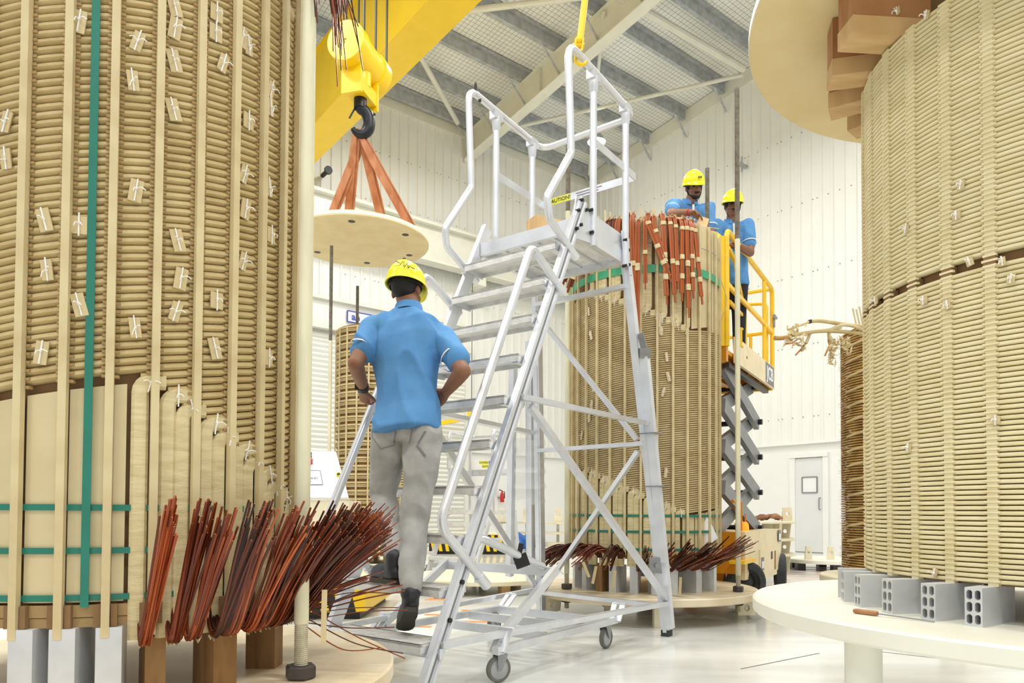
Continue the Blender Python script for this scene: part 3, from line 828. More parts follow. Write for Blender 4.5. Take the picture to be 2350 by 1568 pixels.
sm = MB(); sm.bar(V((RM+0.008, 0, 0.5)), V((RM+0.008, 0, 3.2)), 0.018, 0.018, V((1, 0, 0))); sme = sm.mesh('spacer_strip', (0, 0, 0.5), smooth=False); sme.materials.append(MATS['strip'])
for i in range(32): inst('spacer_strip', sme, mid, (0, 0, 0), base_m + step_c*i)
# smooth paper panel on the right of the top leads
for a0, a1 in ((a0M+PhiM+(NMc)*dl+0.0, a0M+PhiM+(NMc)*dl+0.36), (a0M+PhiM+(NMc)*dl+0.42, a0M+PhiM+(NMc)*dl+0.8)):
    zt = z0M - NMc*stM + mM*RM*PhiM
    arc_panel(V((CM.x, CM.y, 0)), RM-0.02, 0.012, a0, a1, zt+0.03, zt+0.08, 3.2, 3.2).build('pressboard_panel', 'pressboard', mid)
for i in range(-8, -2):
    a0 = base_m + step_c*i + 0.014; a1 = a0 + step_c - 0.028
    arc_panel(V((CM.x, CM.y, 0)), RM-0.02, 0.012, a0, a1, 0.5, 0.5, z0M - mM*RM*(a0M-a0), z0M - mM*RM*(a0M-a1)).build('pressboard_panel', 'pressboard', mid)
for i in range(8):
    a0 = a0M + NMc*dl + 0.01 + step_c*i; a1 = a0 + step_c - 0.02
    def zb_(a): return z0M - NMc*stM + mM*RM*(a - a0M - NMc*dl)
    arc_panel(V((CM.x, CM.y, 0)), RM-0.02, 0.012, a0, a1, 0.5, 0.5, zb_(a0), zb_(a1)).build('pressboard_panel', 'pressboard', mid)
for z in (0.842, 0.715, 0.575):
    ring_band(V((CM.x, CM.y, 0)), RM+0.004, z, 0.02, 0.003).build('green_strap', 'strap_green', mid)
ring_band(V((CM.x, CM.y, 0)), RM+0.006, 2.80, 0.062, 0.003).build('green_strap', 'strap_light', mid)
ring_band(V((CM.x, CM.y, 0)), RM+0.008, 3.0, 0.004, 0.003).build('wire_band', 'steel', mid)
# ties
PM = patch_meshes(RM, 0.03, 0.075, 'm')
for i, (x, y) in enumerate([(1363, 890), (1358, 930), (1352, 960), (1530, 820), (1534, 865), (1522, 900), (1528, 1085), (1345, 740), (1351, 715), (1356, 770), (1335, 1000), (1514, 740), (1517, 760)]):
    a, z = on_cyl(x, y, CM, RM+0.006); o = inst('paper_patch', PM[i % 5][0], mid, (0, 0, z-0.5), a); inst('string_tie', PM[i % 5][1], o)
for k in range(NMc):
    inst('string_tie', PM[k % 5][1], mid, (0, 0, ZM[k] - 0.5), AM[k] + 0.04)
    inst('string_tie', PM[(k+2) % 5][1], mid, (0, 0, ZM[k] + mM*RM*PhiM - 0.5 - 0.02), AM[k] + PhiM - 0.03)
# orange taped leads hanging over the top edge
def taped_lead(px, ytop, px2, ybot, w_, m='tape_orange', bands=(0.2, 0.55, 0.8), out=0.05):
    a, _ = on_cyl(px, 560, CM, RM+0.03); a2, zb = on_cyl(px2, ybot, CM, RM+0.08)
    zt = on_cyl(px, ytop, CM, RM)[1]; c = V((CM.x, CM.y, 0))
    pts = [c + dirv(a)*(RM-0.02) + UP*(zt-0.12), c + dirv(a)*(RM-0.005) + UP*zt, c + dirv(a)*(RM+0.04) + UP*(zt+0.01), c + dirv(a)*(RM+out+0.02) + UP*(zt-0.07)]
    for t in (0.33, 0.66, 1.0):
        aa = a + (a2-a)*t; pts.append(c + dirv(aa)*(RM+out+0.02+0.02*t) + UP*(zt-0.07 + (zb-zt+0.07)*t))
    pth = smooth_path(pts, 5)
    mb = MB(); w_ *= 1.15; 
    for q_ in (-1, 0, 1):
        n_ = len(pth)-1-abs(q_)*2
        mb.sweep([p_ + tanv(a)*(q_*w_*0.33) - dirv(a)*(0.004*abs(q_)) for p_ in pth[:n_+1]], rect(w_*0.36, 0.018), up=dirv(a))
    o = mb.build('taped_lead', m, mid)
    for b_ in bands:
        i = int(12 + b_*(len(pth)-14)); i = min(max(i, 12), len(pth)-2)
        q = MB(); q.sweep([pth[i]*0.55+pth[i-1]*0.45, pth[i], pth[i]*0.5 + pth[i+1]*0.5], rect(w_*1.12, 0.026), up=dirv(a)); q.build('tape_band', 'crepe', o)
    fp = MB(); cc = pts[2]
    for s in range(3):
        fp.prism([cc, cc + tanv(a)*rnd.uniform(-0.03, 0.03) + UP*0.03, cc + dirv(a)*0.03 - UP*0.004], UP*0.003 + dirv(a)*0.002)
    fp.build('frayed_paper', 'paper_patch', o, smooth=False)
for args in ((1439, 497, 1441, 560, 0.03, 'tape_orange', ()), (1452, 500, 1455, 690, 0.032, 'tape_orange', (0.7,)), (1464, 515, 1462, 790, 0.032, 'tape_orange', (0.5,)), (1480, 512, 1481, 665, 0.028, 'tape_orange', (0.55,)),
             (1487, 500, 1540, 650, 0.034), (1500, 505, 1535, 628, 0.028, 'tape_orange', (0.3, 0.85)), (1519, 500, 1530, 700, 0.032), (1535, 508, 1548, 695, 0.028, 'tape_orange', (0.12, 0.6)), (1546, 508, 1555, 664, 0.026, 'tape_orange', (0.2, 0.75)),
             (1560, 512, 1564, 692, 0.028), (1570, 512, 1580, 730, 0.03), (1580, 515, 1590, 686, 0.028), (1588, 518, 1610, 700, 0.03)):
    taped_lead(*args)
for args in ((1408, 512, 1395, 560, 0.05, 'enamel', ()), (1398, 515, 1372, 575, 0.05, 'enamel', ()), (1420, 512, 1412, 600, 0.04, 'tape_orange', (0.9,)), (1365, 560, 1325, 676, 0.05, 'enamel', (0.8,), 0.14), (1345, 575, 1315, 660, 0.045, 'enamel', (0.8,), 0.14), (1330, 580, 1303, 654, 0.045, 'enamel', (0.8,), 0.14)):
    taped_lead(*args)
# thin strips standing above the rim
for x, y in ((1440, 480), (1443, 483), (1470, 478), (1497, 482), (1502, 480), (1390, 482), (1404, 486), (1553, 495), (1565, 502), (1570, 505), (1374, 495)):
    a, z = on_cyl(x, y, CM, RM-0.03); c = V((CM.x, CM.y, 0)) + dirv(a)*(RM-0.03)
    mb = MB(); mb.bar(c + UP*3.1, c + UP*z + tanv(a)*rnd.uniform(-0.02, 0.02), 0.014, 0.006, dirv(a)); mb.build('rim_strip', 'strip', mid, smooth=False)
# loose wires on the right flank
paths = [smooth_path([P(*p) for p in q], 6) for q in (((1640, 560, 5.95), (1620, 640, 5.8), (1637, 735, 5.9), (1628, 790, 5.85)), ((1653, 640, 6.0), (1668, 690, 6.0), (1655, 735, 6.0)), ((1600, 520, 5.7), (1625, 545, 5.8), (1640, 575, 5.9)), ((1590, 512, 5.65), (1612, 520, 5.7), (1650, 525, 5.8)))]
strand_set(MB(), paths, 0.006, 0.005).build('stray_wire', 'strip', mid)
# dark wire bundles at the foot
for k, (x, dirx, up_) in enumerate(((1330, -0.30, 0.0), (1352, -0.32, 0.02), (1376, -0.26, 0.05), (1402, -0.20, 0.05), (1428, -0.05, 0.05), (1470, 0.06, 0.06), (1498, 0.10, 0.08), (1530, 0.12, 0.10), (1556, 0.16, 0.09), (1585, 0.22, 0.12), (1610, 0.28, 0.13))):
    a, _ = on_cyl(x, 1280, CM, RM); d = dirv(a); t = tanv(a); paths = []; tips = MB(); c0 = V((CM.x, CM.y, 0))
    for s in range(22):
        sd = rnd.uniform(-0.03, 0.03); out = rnd.uniform(0.22, 0.36); ts = dirx*rnd.uniform(0.7, 1.2); u_ = up_ + rnd.uniform(-0.07, 0.07)
        c = c0 + t*sd
        if k < 5: pts = [c + d*RM + UP*0.5, c + d*(RM+0.05) + UP*(0.55+rnd.uniform(-0.02, 0.02)), c + d*(RM+0.14) + t*ts*0.45 + UP*(0.56+u_*0.5), c + d*(RM+out*0.8) + t*ts + UP*(0.43+u_)]
        else: pts = [c + d*RM + UP*0.5, c + d*(RM+0.03) + UP*(0.415+rnd.uniform(-0.01, 0.02)), c + d*(RM+0.11) + t*ts*0.4 + UP*(0.45+u_*0.4), c + d*(RM+out*0.85) + t*ts + UP*(0.50+u_)]
        pth = smooth_path(pts, 4); paths.append(pth); tips.ball(pth[-1], 0.0034, 4, 3)
    o = strand_set(MB(), paths, 0.009, 0.004).build('wire_bundle', 'enamel_dark' if k % 3 else 'enamel', mid)
    tips.build('cut_wire_end', 'copper_tip', o)['kind'] = 'stuff'
# hanging paper strips at the foot
for x0, y0, x1, y1 in ((1338, 1290, 1352, 1325), (1412, 1310, 1405, 1360), (1562, 1325, 1560, 1365), (1528, 1290, 1538, 1305), (1368, 1300, 1360, 1340)):
    p, q = P(x0, y0, 5.35), P(x1, y1, 5.33); mb = MB(); mb.bar(p, q, 0.022, 0.002, V((0, -1, 0))); mb.build('paper_strip', 'paper_patch', mid, smooth=False)
# base plate with lugs
mp_ = thing('base_plate', 'round cream base plate on feet under the middle winding', 'base plate', (CM.x, CM.y, 0))
disc_mb(CM, 0.95, TOPM, 0.062).build('plate', 'disc_tan', mp_)
for x, y in ((1511, 1440), (1398, 1420), (1700, 1405), (1270, 1400)):
    p = PZ(x, y, 0); dd = V((p.x-CM.x, p.y-CM.y, 0)); 
    if dd.length > 0.88: p = CM + dd.normalized()*0.86
    mb = MB(); mb.box((p.x, p.y, 0.082), (0.075, 0.075, 0.165)); mb.build('foot', 'disc_cream', mp_, smooth=False)
def lug(parent, c, nrm, w_, h_, th, m, hole=0.03, taper=0.75, down=True):
    """plate with a round hole"""
    nrm = V(nrm).normalized(); t = UP.cross(nrm).normalized(); s = -1 if down else 1
    out = [(-w_/2, 0), (w_/2, 0), (w_/2*taper, h_), (-w_/2*taper, h_)]
    n = 16; ring = [(hole*math.cos(2*PI*i/n + PI/4), hole*math.sin(2*PI*i/n + PI/4) + h_*0.55) for i in range(n)]
    mb = MB()
    for k, off in ((0, -th/2), (1, th/2)):
        o_ = [c + t*a + UP*(s*b) + nrm*off for a, b in out]; r_ = [c + t*a + UP*(s*b) + nrm*off for a, b in ring]
        N = len(mb.v); mb.v += o_ + r_
        cor = [2, 3, 0, 1]
        for q in range(4):
            for j in range(4): mb.f.append((N+cor[q], N+4+q*4+j, N+4+(q*4+j+1) % n))
            mb.f.append((N+cor[q], N+4+((q+1)*4) % n, N+cor[(q+1) % 4]))
    M = 4+n
    for i in range(4): mb.f.append((i, (i+1) % 4, M+(i+1) % 4, M+i))
    for i in range(n): mb.f.append((4+i, M+4+i, M+4+(i+1) % n, 4+(i+1) % n))
    return mb.build('lug', m, parent, smooth=False)
for x, y in ((1266, 1388), (1712, 1392)):
    p = P(x, 1372, 5.75 if x > 1500 else 5.95); lug(mp_, V((p.x, p.y, 0.165)), (0.1, -1, 0), 0.17, 0.13, 0.03, 'disc_cream', 0.026, 0.85)
for lab, x, Y, top, th_lo in (('threaded tie rod left of the middle winding, behind the ladder rail', 1302, 5.85, 4.45, 3.4), ('tall threaded tie rod right of the middle winding, crossing the yellow lift', 1693, 5.72, 4.38, 3.12), ('short grey threaded tie rod behind the middle winding beside the worker', 1624, 6.55, 4.12, 3.0)):
    q = P(x, 900, Y)
    tie_rod(lab, q.x, q.y, 0.1, top, (0.36, th_lo), [(th_lo, top, 'rod_thread'), (0.07, 0.36, 'thread_cream')], [TOPM+0.024, TOPM-0.062-0.024], 0.021)
rnames = ['leftmost', 'second', 'third', 'fourth', 'fifth', 'sixth', 'seventh', 'rightmost']
for i, x in enumerate((1322, 1345, 1378, 1408, 1455, 1503, 1545, 1600, 1636)):
    a, _ = on_cyl(x, 1320, CM, RM-0.02); wd = i in (2, )
    alu_block('%s support block under the middle winding, counted from the left' % (['first', 'second', 'third', 'fourth', 'fifth', 'sixth', 'seventh', 'eighth', 'ninth'][i]) if not wd else 'brown wooden support block under the middle winding among the aluminium ones', CM, a, RM-0.2, RM-0.0, 0.062, TOPM, 0.44, 'support blocks under the middle winding', holes=False, m='wood' if wd else 'alu_block')
# paper tag
p0 = P(1627, 1185, 5.75)
pts = [P(1620, 1180, 5.68), P(1646, 1235, 5.72), P(1604, 1270, 5.66), P(1602, 1250, 5.66)]
mb = MB(); mb.prism(pts, (0.003, -0.012, 0)); q = solo('paper_sheet', mb, 'paper_white', 'white paper sheet hanging at the lower right of the middle winding', 'paper', smooth=False)

# ================================================================== right winding on its table
DR = 2.95
CRp = P(2450, 1174, DR*math.cos(math.atan((2450-1175)/1610))); CR = V((CRp.x, CRp.y, 0)); RR = 0.598
TOPR = 0.562
right = thing('transformer_winding', 'pale paper-wrapped winding on the right standing on a white round table', 'winding', (CR.x, CR.y, 0.71))
ZB_R = 0.668
colr = sorted(on_cyl(x, 1000, CR, RR+0.006)[0] for x in (2041, 2095, 2170, 2264))
base_r = sum(a - i*step_c for i, a in enumerate(colr))/4
mb = MB(); mb.lathe([(RR-0.03, ZB_R), (RR-0.03, 2.41)], V((CR.x, CR.y, 0)), 96); mb.build('inner_cylinder', 'core', right)
ptR = 0.0148
rb = MB(); hs = ptR*0.80
rb.lathe([(RR-0.024, -hs/2), (RR-0.004, -hs/2), (RR, -hs/2+0.003), (RR, hs/2-0.003), (RR-0.004, hs/2), (RR-0.024, hs/2)], (0, 0, 0), 96, caps=False)
rme = rb.mesh('winding_turn', ang=50); rme.materials.append(MATS['turn_light'])
zgap = on_cyl(2169, 627, CR, RR)[1]
z = ZB_R + 0.012; n = 0
while z < 2.40:
    if not (zgap - 0.014 < z < zgap + 0.016):
        inst('winding_turn', rme, right, (0, 0, z-0.71), n*0.7)
    z += ptR; n += 1
sm = MB(); z = ZB_R + 0.002
k = 0
while z < 2.39:
    sm.box((RR-0.002, 0, z + ptR*0.5 + 0.005), (0.012, 0.040 if k % 2 else 0.034, 0.0062)); z += ptR; k += 1
sm.bar(V((RR-0.009, 0, ZB_R)), V((RR-0.009, 0, 2.40)), 0.026, 0.02, V((1, 0, 0)))
sme = sm.mesh('spacer_column', (0, 0, 0.71), smooth=False); sme.materials.append(MATS['turn_light'])
for i in range(32): inst('spacer_column', sme, right, (0, 0, 0), base_r + step_c*i)
gp = MB(); gp.box((RR-0.012, 0, zgap), (0.03, 0.03, 0.03)); gme = gp.mesh('gap_block', (0, 0, 0.71), smooth=False); gme.materials.append(MATS['core'])
for i in range(32): inst('gap_block', gme, right, (0, 0, 0), base_r + step_c*i)
PR = patch_meshes(RR, 0.02, 0.026, 'r')
for i, (x, y) in enumerate([(2126, 35), (2205, 425), (2195, 495), (2300, 600), (2225, 600), (2080, 525), (2085, 1028), (2285, 965), (2060, 25), (2010, 690), (2145, 1315), (2320, 640), (2120, 690), (2175, 700)]):
    a, z = on_cyl(x, y, CR, RR+0.006); o = inst('paper_patch', PR[i % 5][0], right, (0, 0, z-0.71), a); inst('string_tie', PR[i % 5][1], o)
# turned-out conductor tails at the left flank of the winding
tb = thing('round_table', 'white round steel table carrying the right winding', 'table', (CR.x, CR.y, 0))
TC = V((CR.x + 0.0, CR.y + 0.04, 0))
disc_mb(TC, 0.97, TOPR, 0.055, 128).build('tabletop', 'table_white', tb)
pl = PZ(1939, 1466, TOPR-0.055)
for k in range(4):
    dd = V((pl.x-TC.x, pl.y-TC.y, 0)); an = math.atan2(dd.y, dd.x) + k*PI/2; c = TC + dirv(an)*min(dd.length, 0.85)
    mb = MB(); mb.lathe([(0.05, 0.0), (0.05, TOPR-0.055)], c, 24); mb.build('leg', 'table_white', tb)
labs = ['nearest full aluminium block under the right winding', 'aluminium block under the right winding, second from the frame edge', 'aluminium block under the right winding with a broken middle slot, beside the wire tool', 'fourth aluminium block under the right winding, partly hidden', 'fifth aluminium block under the right winding, mostly hidden', 'farthest aluminium block under the right winding at its left edge']
base_ab, _ = on_cyl(2234, 1390, CR, RR+0.1)
for i, x in enumerate((2234, 2130, 2036, 1968)):
    a, _ = on_cyl(x, 1390, CR, RR+0.09)
    alu_block(labs[i], CR, a, RR-0.12, RR+0.09, 0.044, TOPR, ZB_R, 'aluminium blocks under the right winding')
a3, _ = on_cyl(1968, 1390, CR, RR+0.09)
for i in (1, 2): alu_block(labs[3+i], CR, a3 - i*0.21, RR-0.12, RR+0.09, 0.044, TOPR, ZB_R, 'aluminium blocks under the right winding')
alu_block('aluminium block under the right winding cut by the frame edge', CR, base_ab + 0.2, RR-0.12, RR+0.09, 0.044, TOPR, ZB_R, 'aluminium blocks under the right winding')
# hook tool lying on the table
tl = thing('wire_tool', 'slim wire tool with an orange wooden handle lying on the white table', 'tool', PZ(1985, 1410, TOPR))
p, q, r_ = PZ(1960, 1408, TOPR), PZ(2014, 1415, TOPR), PZ(2145, 1430, TOPR)
mb = MB(); mb.sweep([p + UP*0.008, p*0.9+q*0.1 + UP*0.008, p*0.1+q*0.9 + UP*0.008, q + UP*0.008], rect(0.016, 0.014), scales=[0.8, 1, 1, 0.8]); mb.build('handle', 'wood_red', tl)
mb = MB(); mb.tube([q + UP*0.008, r_ + UP*0.003], 0.0022, 6); mb.build('shank', 'steel', tl)
# top clamping plate and its wooden blocks
tpz = 2.62
tp = thing('clamp_plate', 'round cream clamping plate on top of the right winding, seen from below', 'plate', (CR.x, CR.y, tpz))
disc_mb(CR, 0.99, tpz+0.05, 0.05, 128).build('plate', 'disc_wood', tp)
disc_mb(CR, 0.992, tpz+0.045, 0.04, 128).build('rim_band', 'table_white', tp)
for i, lab in enumerate(('big wooden spacer block under the clamping plate, nearest the frame top', 'long wooden spacer block under the clamping plate, behind the nearest one', 'third wooden spacer block under the clamping plate beside the winding edge', 'lowest small wooden spacer block peeping out at the winding edge')):
    a = base_r + step_c*(0.2 - 1.55*i); o_ = (0.10, 0.07, 0.06, 0.03)[i]
    d = dirv(a); c = V((CR.x, CR.y, 2.513)) + d*(RR-0.03+o_/2)
    bt = thing('wooden_block', lab, 'block', (c.x, c.y, 2.41), 'wooden blocks under the clamping plate')
    Rz = Matrix.Rotation(a, 3, 'Z')
    mb = MB(); mb.box(c + UP*0.03, (0.16+o_, 0.09, 0.145), Rz); mb.build('body', 'wood_red', bt, smooth=False)
    mb = MB(); mb.box(c - UP*0.073, (0.165+o_, 0.095, 0.06), Rz); mb.build('end_board', 'wood_light', bt, smooth=False)
# ------------------------------------------------------------------ platform ladder
LU = V((0.588, 0.809, 0)); LWv = V((-0.809, 0.588, 0)); LO = V((-0.021, 3.80, 0)); WID = 0.72; RUN = 0.127
def LP(t, b, Z): return LO + LU*t + LWv*b + UP*Z
def LPL(px, py, b):
    p = PPL(px, py, LO + LWv*b, LWv); return (p - LO).dot(LU), p.z
def tn(n): return (n-5.5)*RUN
lad = thing('platform_ladder', 'tall aluminium platform ladder on castors that the worker in front is climbing', 'ladder', LP(0.3, WID/2, 0))
sdir = (LP(tn(1), 0, 0.25) - LP(tn(0), 0, 0)).normalized(); snrm = LWv.cross(sdir).normalized()
for b in (-0.02, WID+0.02):
    sd = -1 if b < 0 else 1
    mb = MB(); p, q = LP(tn(0), b, 0.0), LP(tn(11.35), b, 0.25*11.35)
    mb.bar(p, q, 0.032, 0.078, snrm); mb.bar(p + LWv*sd*0.018 + snrm*0.026, q + LWv*sd*0.018 + snrm*0.026, 0.008, 0.018, snrm); mb.bar(p + LWv*sd*0.018 - snrm*0.026, q + LWv*sd*0.018 - snrm*0.026, 0.008, 0.018, snrm)
    st = mb.build('stringer', 'alu', lad, smooth=False)
    mb = MB(); mb.bar(p + LWv*sd*0.0165, q + LWv*sd*0.0165, 0.003, 0.010, snrm); mb.build('slot', 'ink_grey', st, smooth=False)
tm_ = MB()
tm_.box(V((0, 0, -0.006)), (0.20, WID-0.01, 0.012)); tm_.box(V((-0.094, 0, -0.022)), (0.012, WID-0.01, 0.044)); tm_.box(V((0.094, 0, -0.018)), (0.012, WID-0.01, 0.036))
for k in range(5): tm_.box(V((-0.07+k*0.035, 0, 0.001)), (0.014, WID-0.03, 0.004))
R2 = Matrix.Rotation(math.atan2(LU.y, LU.x), 4, 'Z')
tme = tm_.mesh('tread', smooth=False); tme.transform(R2); tme.materials.append(MATS['alu_tread'])
bkm = MB(); bkm.prism([V((-0.1, 0, 0.0)), V((0.1, 0, 0.0)), V((0.085, 0, -0.05)), V((-0.09, 0, -0.05))], (0, 0.006, 0)); bkm.box((-0.05, 0.02, -0.048), (0.09, 0.04, 0.006))
bke = bkm.mesh('tread_bracket', smooth=False); bke.transform(R2); bke.materials.append(MATS['alu'])
lo_ = ORG[lad.name]
for n in range(1, 11):
    o = inst('tread', tme, lad, LP(tn(n), WID/2, 0.25*n) - lo_)
    inst('tread_bracket', bke, o, LWv*(-WID/2+0.006)); inst('tread_bracket', bke, o, LWv*(WID/2-0.012))
# platform
PT0, PT1, PZT = 0.66, 1.36, 2.70
mb = MB(); mb.bar(LP(PT0, WID/2, PZT-0.02), LP(PT1, WID/2, PZT-0.02), WID, 0.03); pf = mb.build('platform', 'alu_tread', lad, smooth=False)
mb = MB()
for b in (0.0, WID): mb.bar(LP(PT0, b, PZT-0.045), LP(PT1, b, PZT-0.045), 0.03, 0.09)
for t in (PT0, PT1): mb.bar(LP(t, 0, PZT-0.045), LP(t, WID, PZT-0.045), 0.03, 0.085)
mb.build('platform_frame', 'alu', lad, smooth=False)
for k in range(5):
    mb = MB(); b = WID*(k+0.6)/5.4; mb.bar(LP(PT0+0.02, b, PZT-0.042), LP(PT1-0.02, b, PZT-0.042), 0.02, 0.012); mb.build('rib', 'alu', pf, smooth=False)
mb = MB(); mb.bar(LP(0.80, -0.005, PZT+0.045), LP(1.34, -0.005, PZT+0.045), 0.012, 0.13); mb.build('toe_board', 'alu', lad, smooth=False)
mb = MB(); mb.bar(LP(0.80, WID+0.005, PZT+0.045), LP(1.34, WID+0.005, PZT+0.045), 0.012, 0.11); mb.build('toe_board', 'alu', lad, smooth=False)
# bolts at the platform corners
mbb = MB()
for t, z in ((0.70, 2.82), (0.66, 2.74), (0.69, 2.66), (0.64, 2.62), (0.76, 2.78), (0.82, 2.80), (0.83, 2.66), (1.30, 2.76), (1.34, 2.70), (1.35, 2.60), (1.36, 2.52), (1.30, 2.58), (1.37, 2.44)):
    mbb = MB(); mbb.cyl(LP(t, -0.02, z), LP(t, -0.055, z), 0.011, 8); mbb.build('bolt', 'black', lad)
for n in (1.4, 2.1): mbb = MB(); mbb.cyl(LP(tn(n), -0.03, 0.25*n), LP(tn(n), -0.05, 0.25*n), 0.012, 8); mbb.build('bolt', 'black', lad)
# gusset plates at the platform
mb = MB(); mb.prism([LP(0.66, -0.03, 2.84), LP(0.84, -0.03, 2.80), LP(0.86, -0.03, 2.60), LP(0.60, -0.03, 2.56)], LWv*0.006); mb.build('gusset', 'alu', lad, smooth=False)
mb = MB(); mb.prism([LP(1.27, -0.03, 2.82), LP(1.39, -0.03, 2.80), LP(1.40, -0.03, 2.40), LP(1.34, -0.03, 2.40)], LWv*0.006); mb.build('gusset', 'alu', lad, smooth=False)
# guard rail posts
for b in (-0.035, WID+0.035):
    for t in (0.861, 1.316):
        mb = MB(); mb.tube([LP(t, b, PZT-0.12), LP(t, b, 3.62)], 0.0235, 14); po = mb.build('guard_post', 'alu', lad)
        mb = MB(); mb.lathe([(0.024, 0), (0.027, 0.005), (0.034, 0.07), (0.034, 0.10)], LP(t, b, 3.58), 12); mb.bar(LP(t-0.045, b, 3.69), LP(t+0.045, b, 3.69), 0.056, 0.06); mb.build('socket', 'alu', po, ang=50)
# guard loop: one bent tube on each side, joined across the back
rp = [LPL(x, y, -0.03) for x, y in ((1321, 592), (1258, 500), (1254, 452), (1309, 352), (1302, 112))]
right_pts = [LP(t, -0.035, z) for t, z in rp]; left_pts = [LP(t, WID+0.035, z) for t, z in rp]
zt = 3.70; right_pts[-1] = LP(rp[-1][0], -0.035, zt+0.04); left_pts[-1] = LP(rp[-1][0], WID+0.035, zt+0.04)
path = right_pts + [LP(1.45, -0.035, zt), LP(1.45, WID+0.035, zt)] + left_pts[::-1]
path = fillet(path, [0.05, 0.05, 0.05, 0.09, 0.10, 0.10, 0.09, 0.05, 0.05, 0.05], 6)
mb = MB(); mb.tube(path, 0.0235, 14); mb.build('guard_rail', 'alu', lad)
# lower handrails
hp = [LPL(x, y, -0.03) for x, y in ((1287, 672), (1214, 566), (1002, 1205), (1112, 1345))]
for b in (-0.045, WID+0.045):
    mb = MB(); mb.tube(fillet([LP(t, b, z) for t, z in hp], [0.055, 0.10], 8), 0.0235, 14); h = mb.build('handrail', 'alu', lad)
    pp = [LP(t, b, z) for t, z in hp]
    for e, f in ((pp[0], pp[1]), (pp[3], pp[2])):
        mb = MB(); d = (f-e).normalized(); mb.cyl(e + d*0.0, e + d*0.09, 0.027, 12); mb.box(e + d*0.07 + LWv*(0.02 if b < 0 else -0.02), (0.03, 0.03, 0.05))
        mb.build('clamp', 'alu', h, ang=50)
# mid rails with caution labels
mr = [(LP(0.861, -0.035, 3.27), LP(1.47, -0.035, 3.27)), (LP(0.861, WID+0.035, 3.27), LP(1.47, WID+0.035, 3.27)), (LP(1.47, -0.035, 3.27), LP(1.47, WID+0.035, 3.27))]
for i, (p, q) in enumerate(mr):
    mb = MB(); mb.bar(p, q, 0.006, 0.055); o = mb.build('mid_rail', 'alu', lad, smooth=False)
    if i == 2:
        d = (p-q).normalized(); n_ = -LU; c = q + d*0.15 + n_*0.005
        mb = MB(); mb.bar(c - d*0.1, c + d*0.1, 0.002, 0.05); lb = mb.build('caution_label', 'label_yellow', o, smooth=False)
        text_mesh('CAUTION!', 0.042, 'ink', 'caution_lettering', lb, c + n_*0.0015, d, UP)
        for k in range(2):
            mb = MB(); e = c + d*0.26 + n_*0.001 + UP*(0.01-0.02*k); mb.bar(e - d*0.11, e + d*(0.11-0.03*k), 0.002, 0.004); mb.build('small_print', 'ink_grey', o, smooth=False)
    if i == 0:
        d = (q-p).normalized(); n_ = LWv; c = p + d*0.11 + n_*0.005
        mb = MB(); mb.bar(c - d*0.1, c + d*0.1, 0.002, 0.05); lb = mb.build('caution_label', 'label_yellow', o, smooth=False)
        text_mesh('CAUTION!', 0.042, 'ink', 'caution_lettering', lb, c + n_*0.0015, -d if False else d, UP)
# rear legs
rl0, rl1 = LP(1.36, -0.02, 2.62), PZ(1530, 1460, 0.0); ll0, ll1 = LP(1.36, WID+0.02, 2.62), PZ(1242, 1418, 0.0)
def leg(p, q, nm='rear_leg', w_=0.055, h_=0.06):
    mb = MB(); mb.bar(p, q + UP*0.03, w_, h_, LU); mb.bar(p + LU*-0.002, q + UP*0.03 + LU*-0.002, w_*0.5, h_*1.1, LU)
    o = mb.build(nm, 'alu', lad, smooth=False)
    mb = MB(); mb.bar(q + UP*0.045, q, w_*1.08, h_*1.08, LU); mb.build('foot_cap', 'rubber', o, smooth=False)
leg(rl0, rl1); leg(ll0, ll1)
def onseg(p, q, Z): f = (Z-p.z)/(q.z-p.z); return p + (q-p)*f
# strapped extension posts
e0, e1 = onseg(rl0, rl1, 1.95) - LWv*0.06, onseg(rl0, rl1, 0.06) - LWv*0.05 - V((0.02, 0, 0))
mb = MB(); mb.bar(e0, e1, 0.06, 0.05, LU); ex = mb.build('extension_post', 'alu', lad, smooth=False)
mb = MB(); mb.box(e0 + UP*0.03, (0.075, 0.07, 0.07), Matrix.Rotation(0.2, 3, 'X')); mb.bar(e0 + UP*0.05, e0 + UP*0.17 - V((0.03, 0, 0)), 0.045, 0.008, LU); mb.build('cap', 'steel', ex, smooth=False)
for z in (1.42, 1.05):
    c = onseg(rl0, rl1, z) - LWv*0.03; mb = MB(); mb.bar(c - LWv*0.08, c + LWv*0.05, 0.085, 0.008); mb.build('tie_wire', 'steel', ex, smooth=False)
c = onseg(rl0, rl1, 0.50) - LU*0.045; mb = MB(); mb.box(c, (0.10, 0.02, 0.11)); mb.cyl(c - V((0, 0.01, 0)), c - V((0, 0.05, 0)), 0.018, 10); mb.build('bracket', 'steel', lad)
e0, e1 = onseg(ll0, ll1, 2.2) + LWv*0.07, onseg(ll0, ll1, 0.30) + LWv*0.10
mb = MB(); mb.bar(e0, e1, 0.055, 0.05, LU); mb.build('extension_post', 'alu', lad, smooth=False)
e0, e1 = onseg(ll0, ll1, 2.1) + LWv*0.16 - LU*0.1, onseg(ll0, ll1, 0.34) + LWv*0.24 - LU*0.1
mb = MB(); mb.bar(e0, e1, 0.05, 0.05, LU); mb.build('extension_post', 'alu', lad, smooth=False)
c0, c1 = onseg(ll0, ll1, 1.45) + LWv*0.09, onseg(ll0, ll1, 0.95) + LWv*0.10
mb = MB(); n = 14; pth = [c0 + (c1-c0)*(i/12) for i in range(13)]; mb.tube(pth, 0.125, n, caps=False, scales=[1+0.12*math.sin(i*2.3) for i in range(13)]); mb.build('plastic_wrap', 'film', lad)
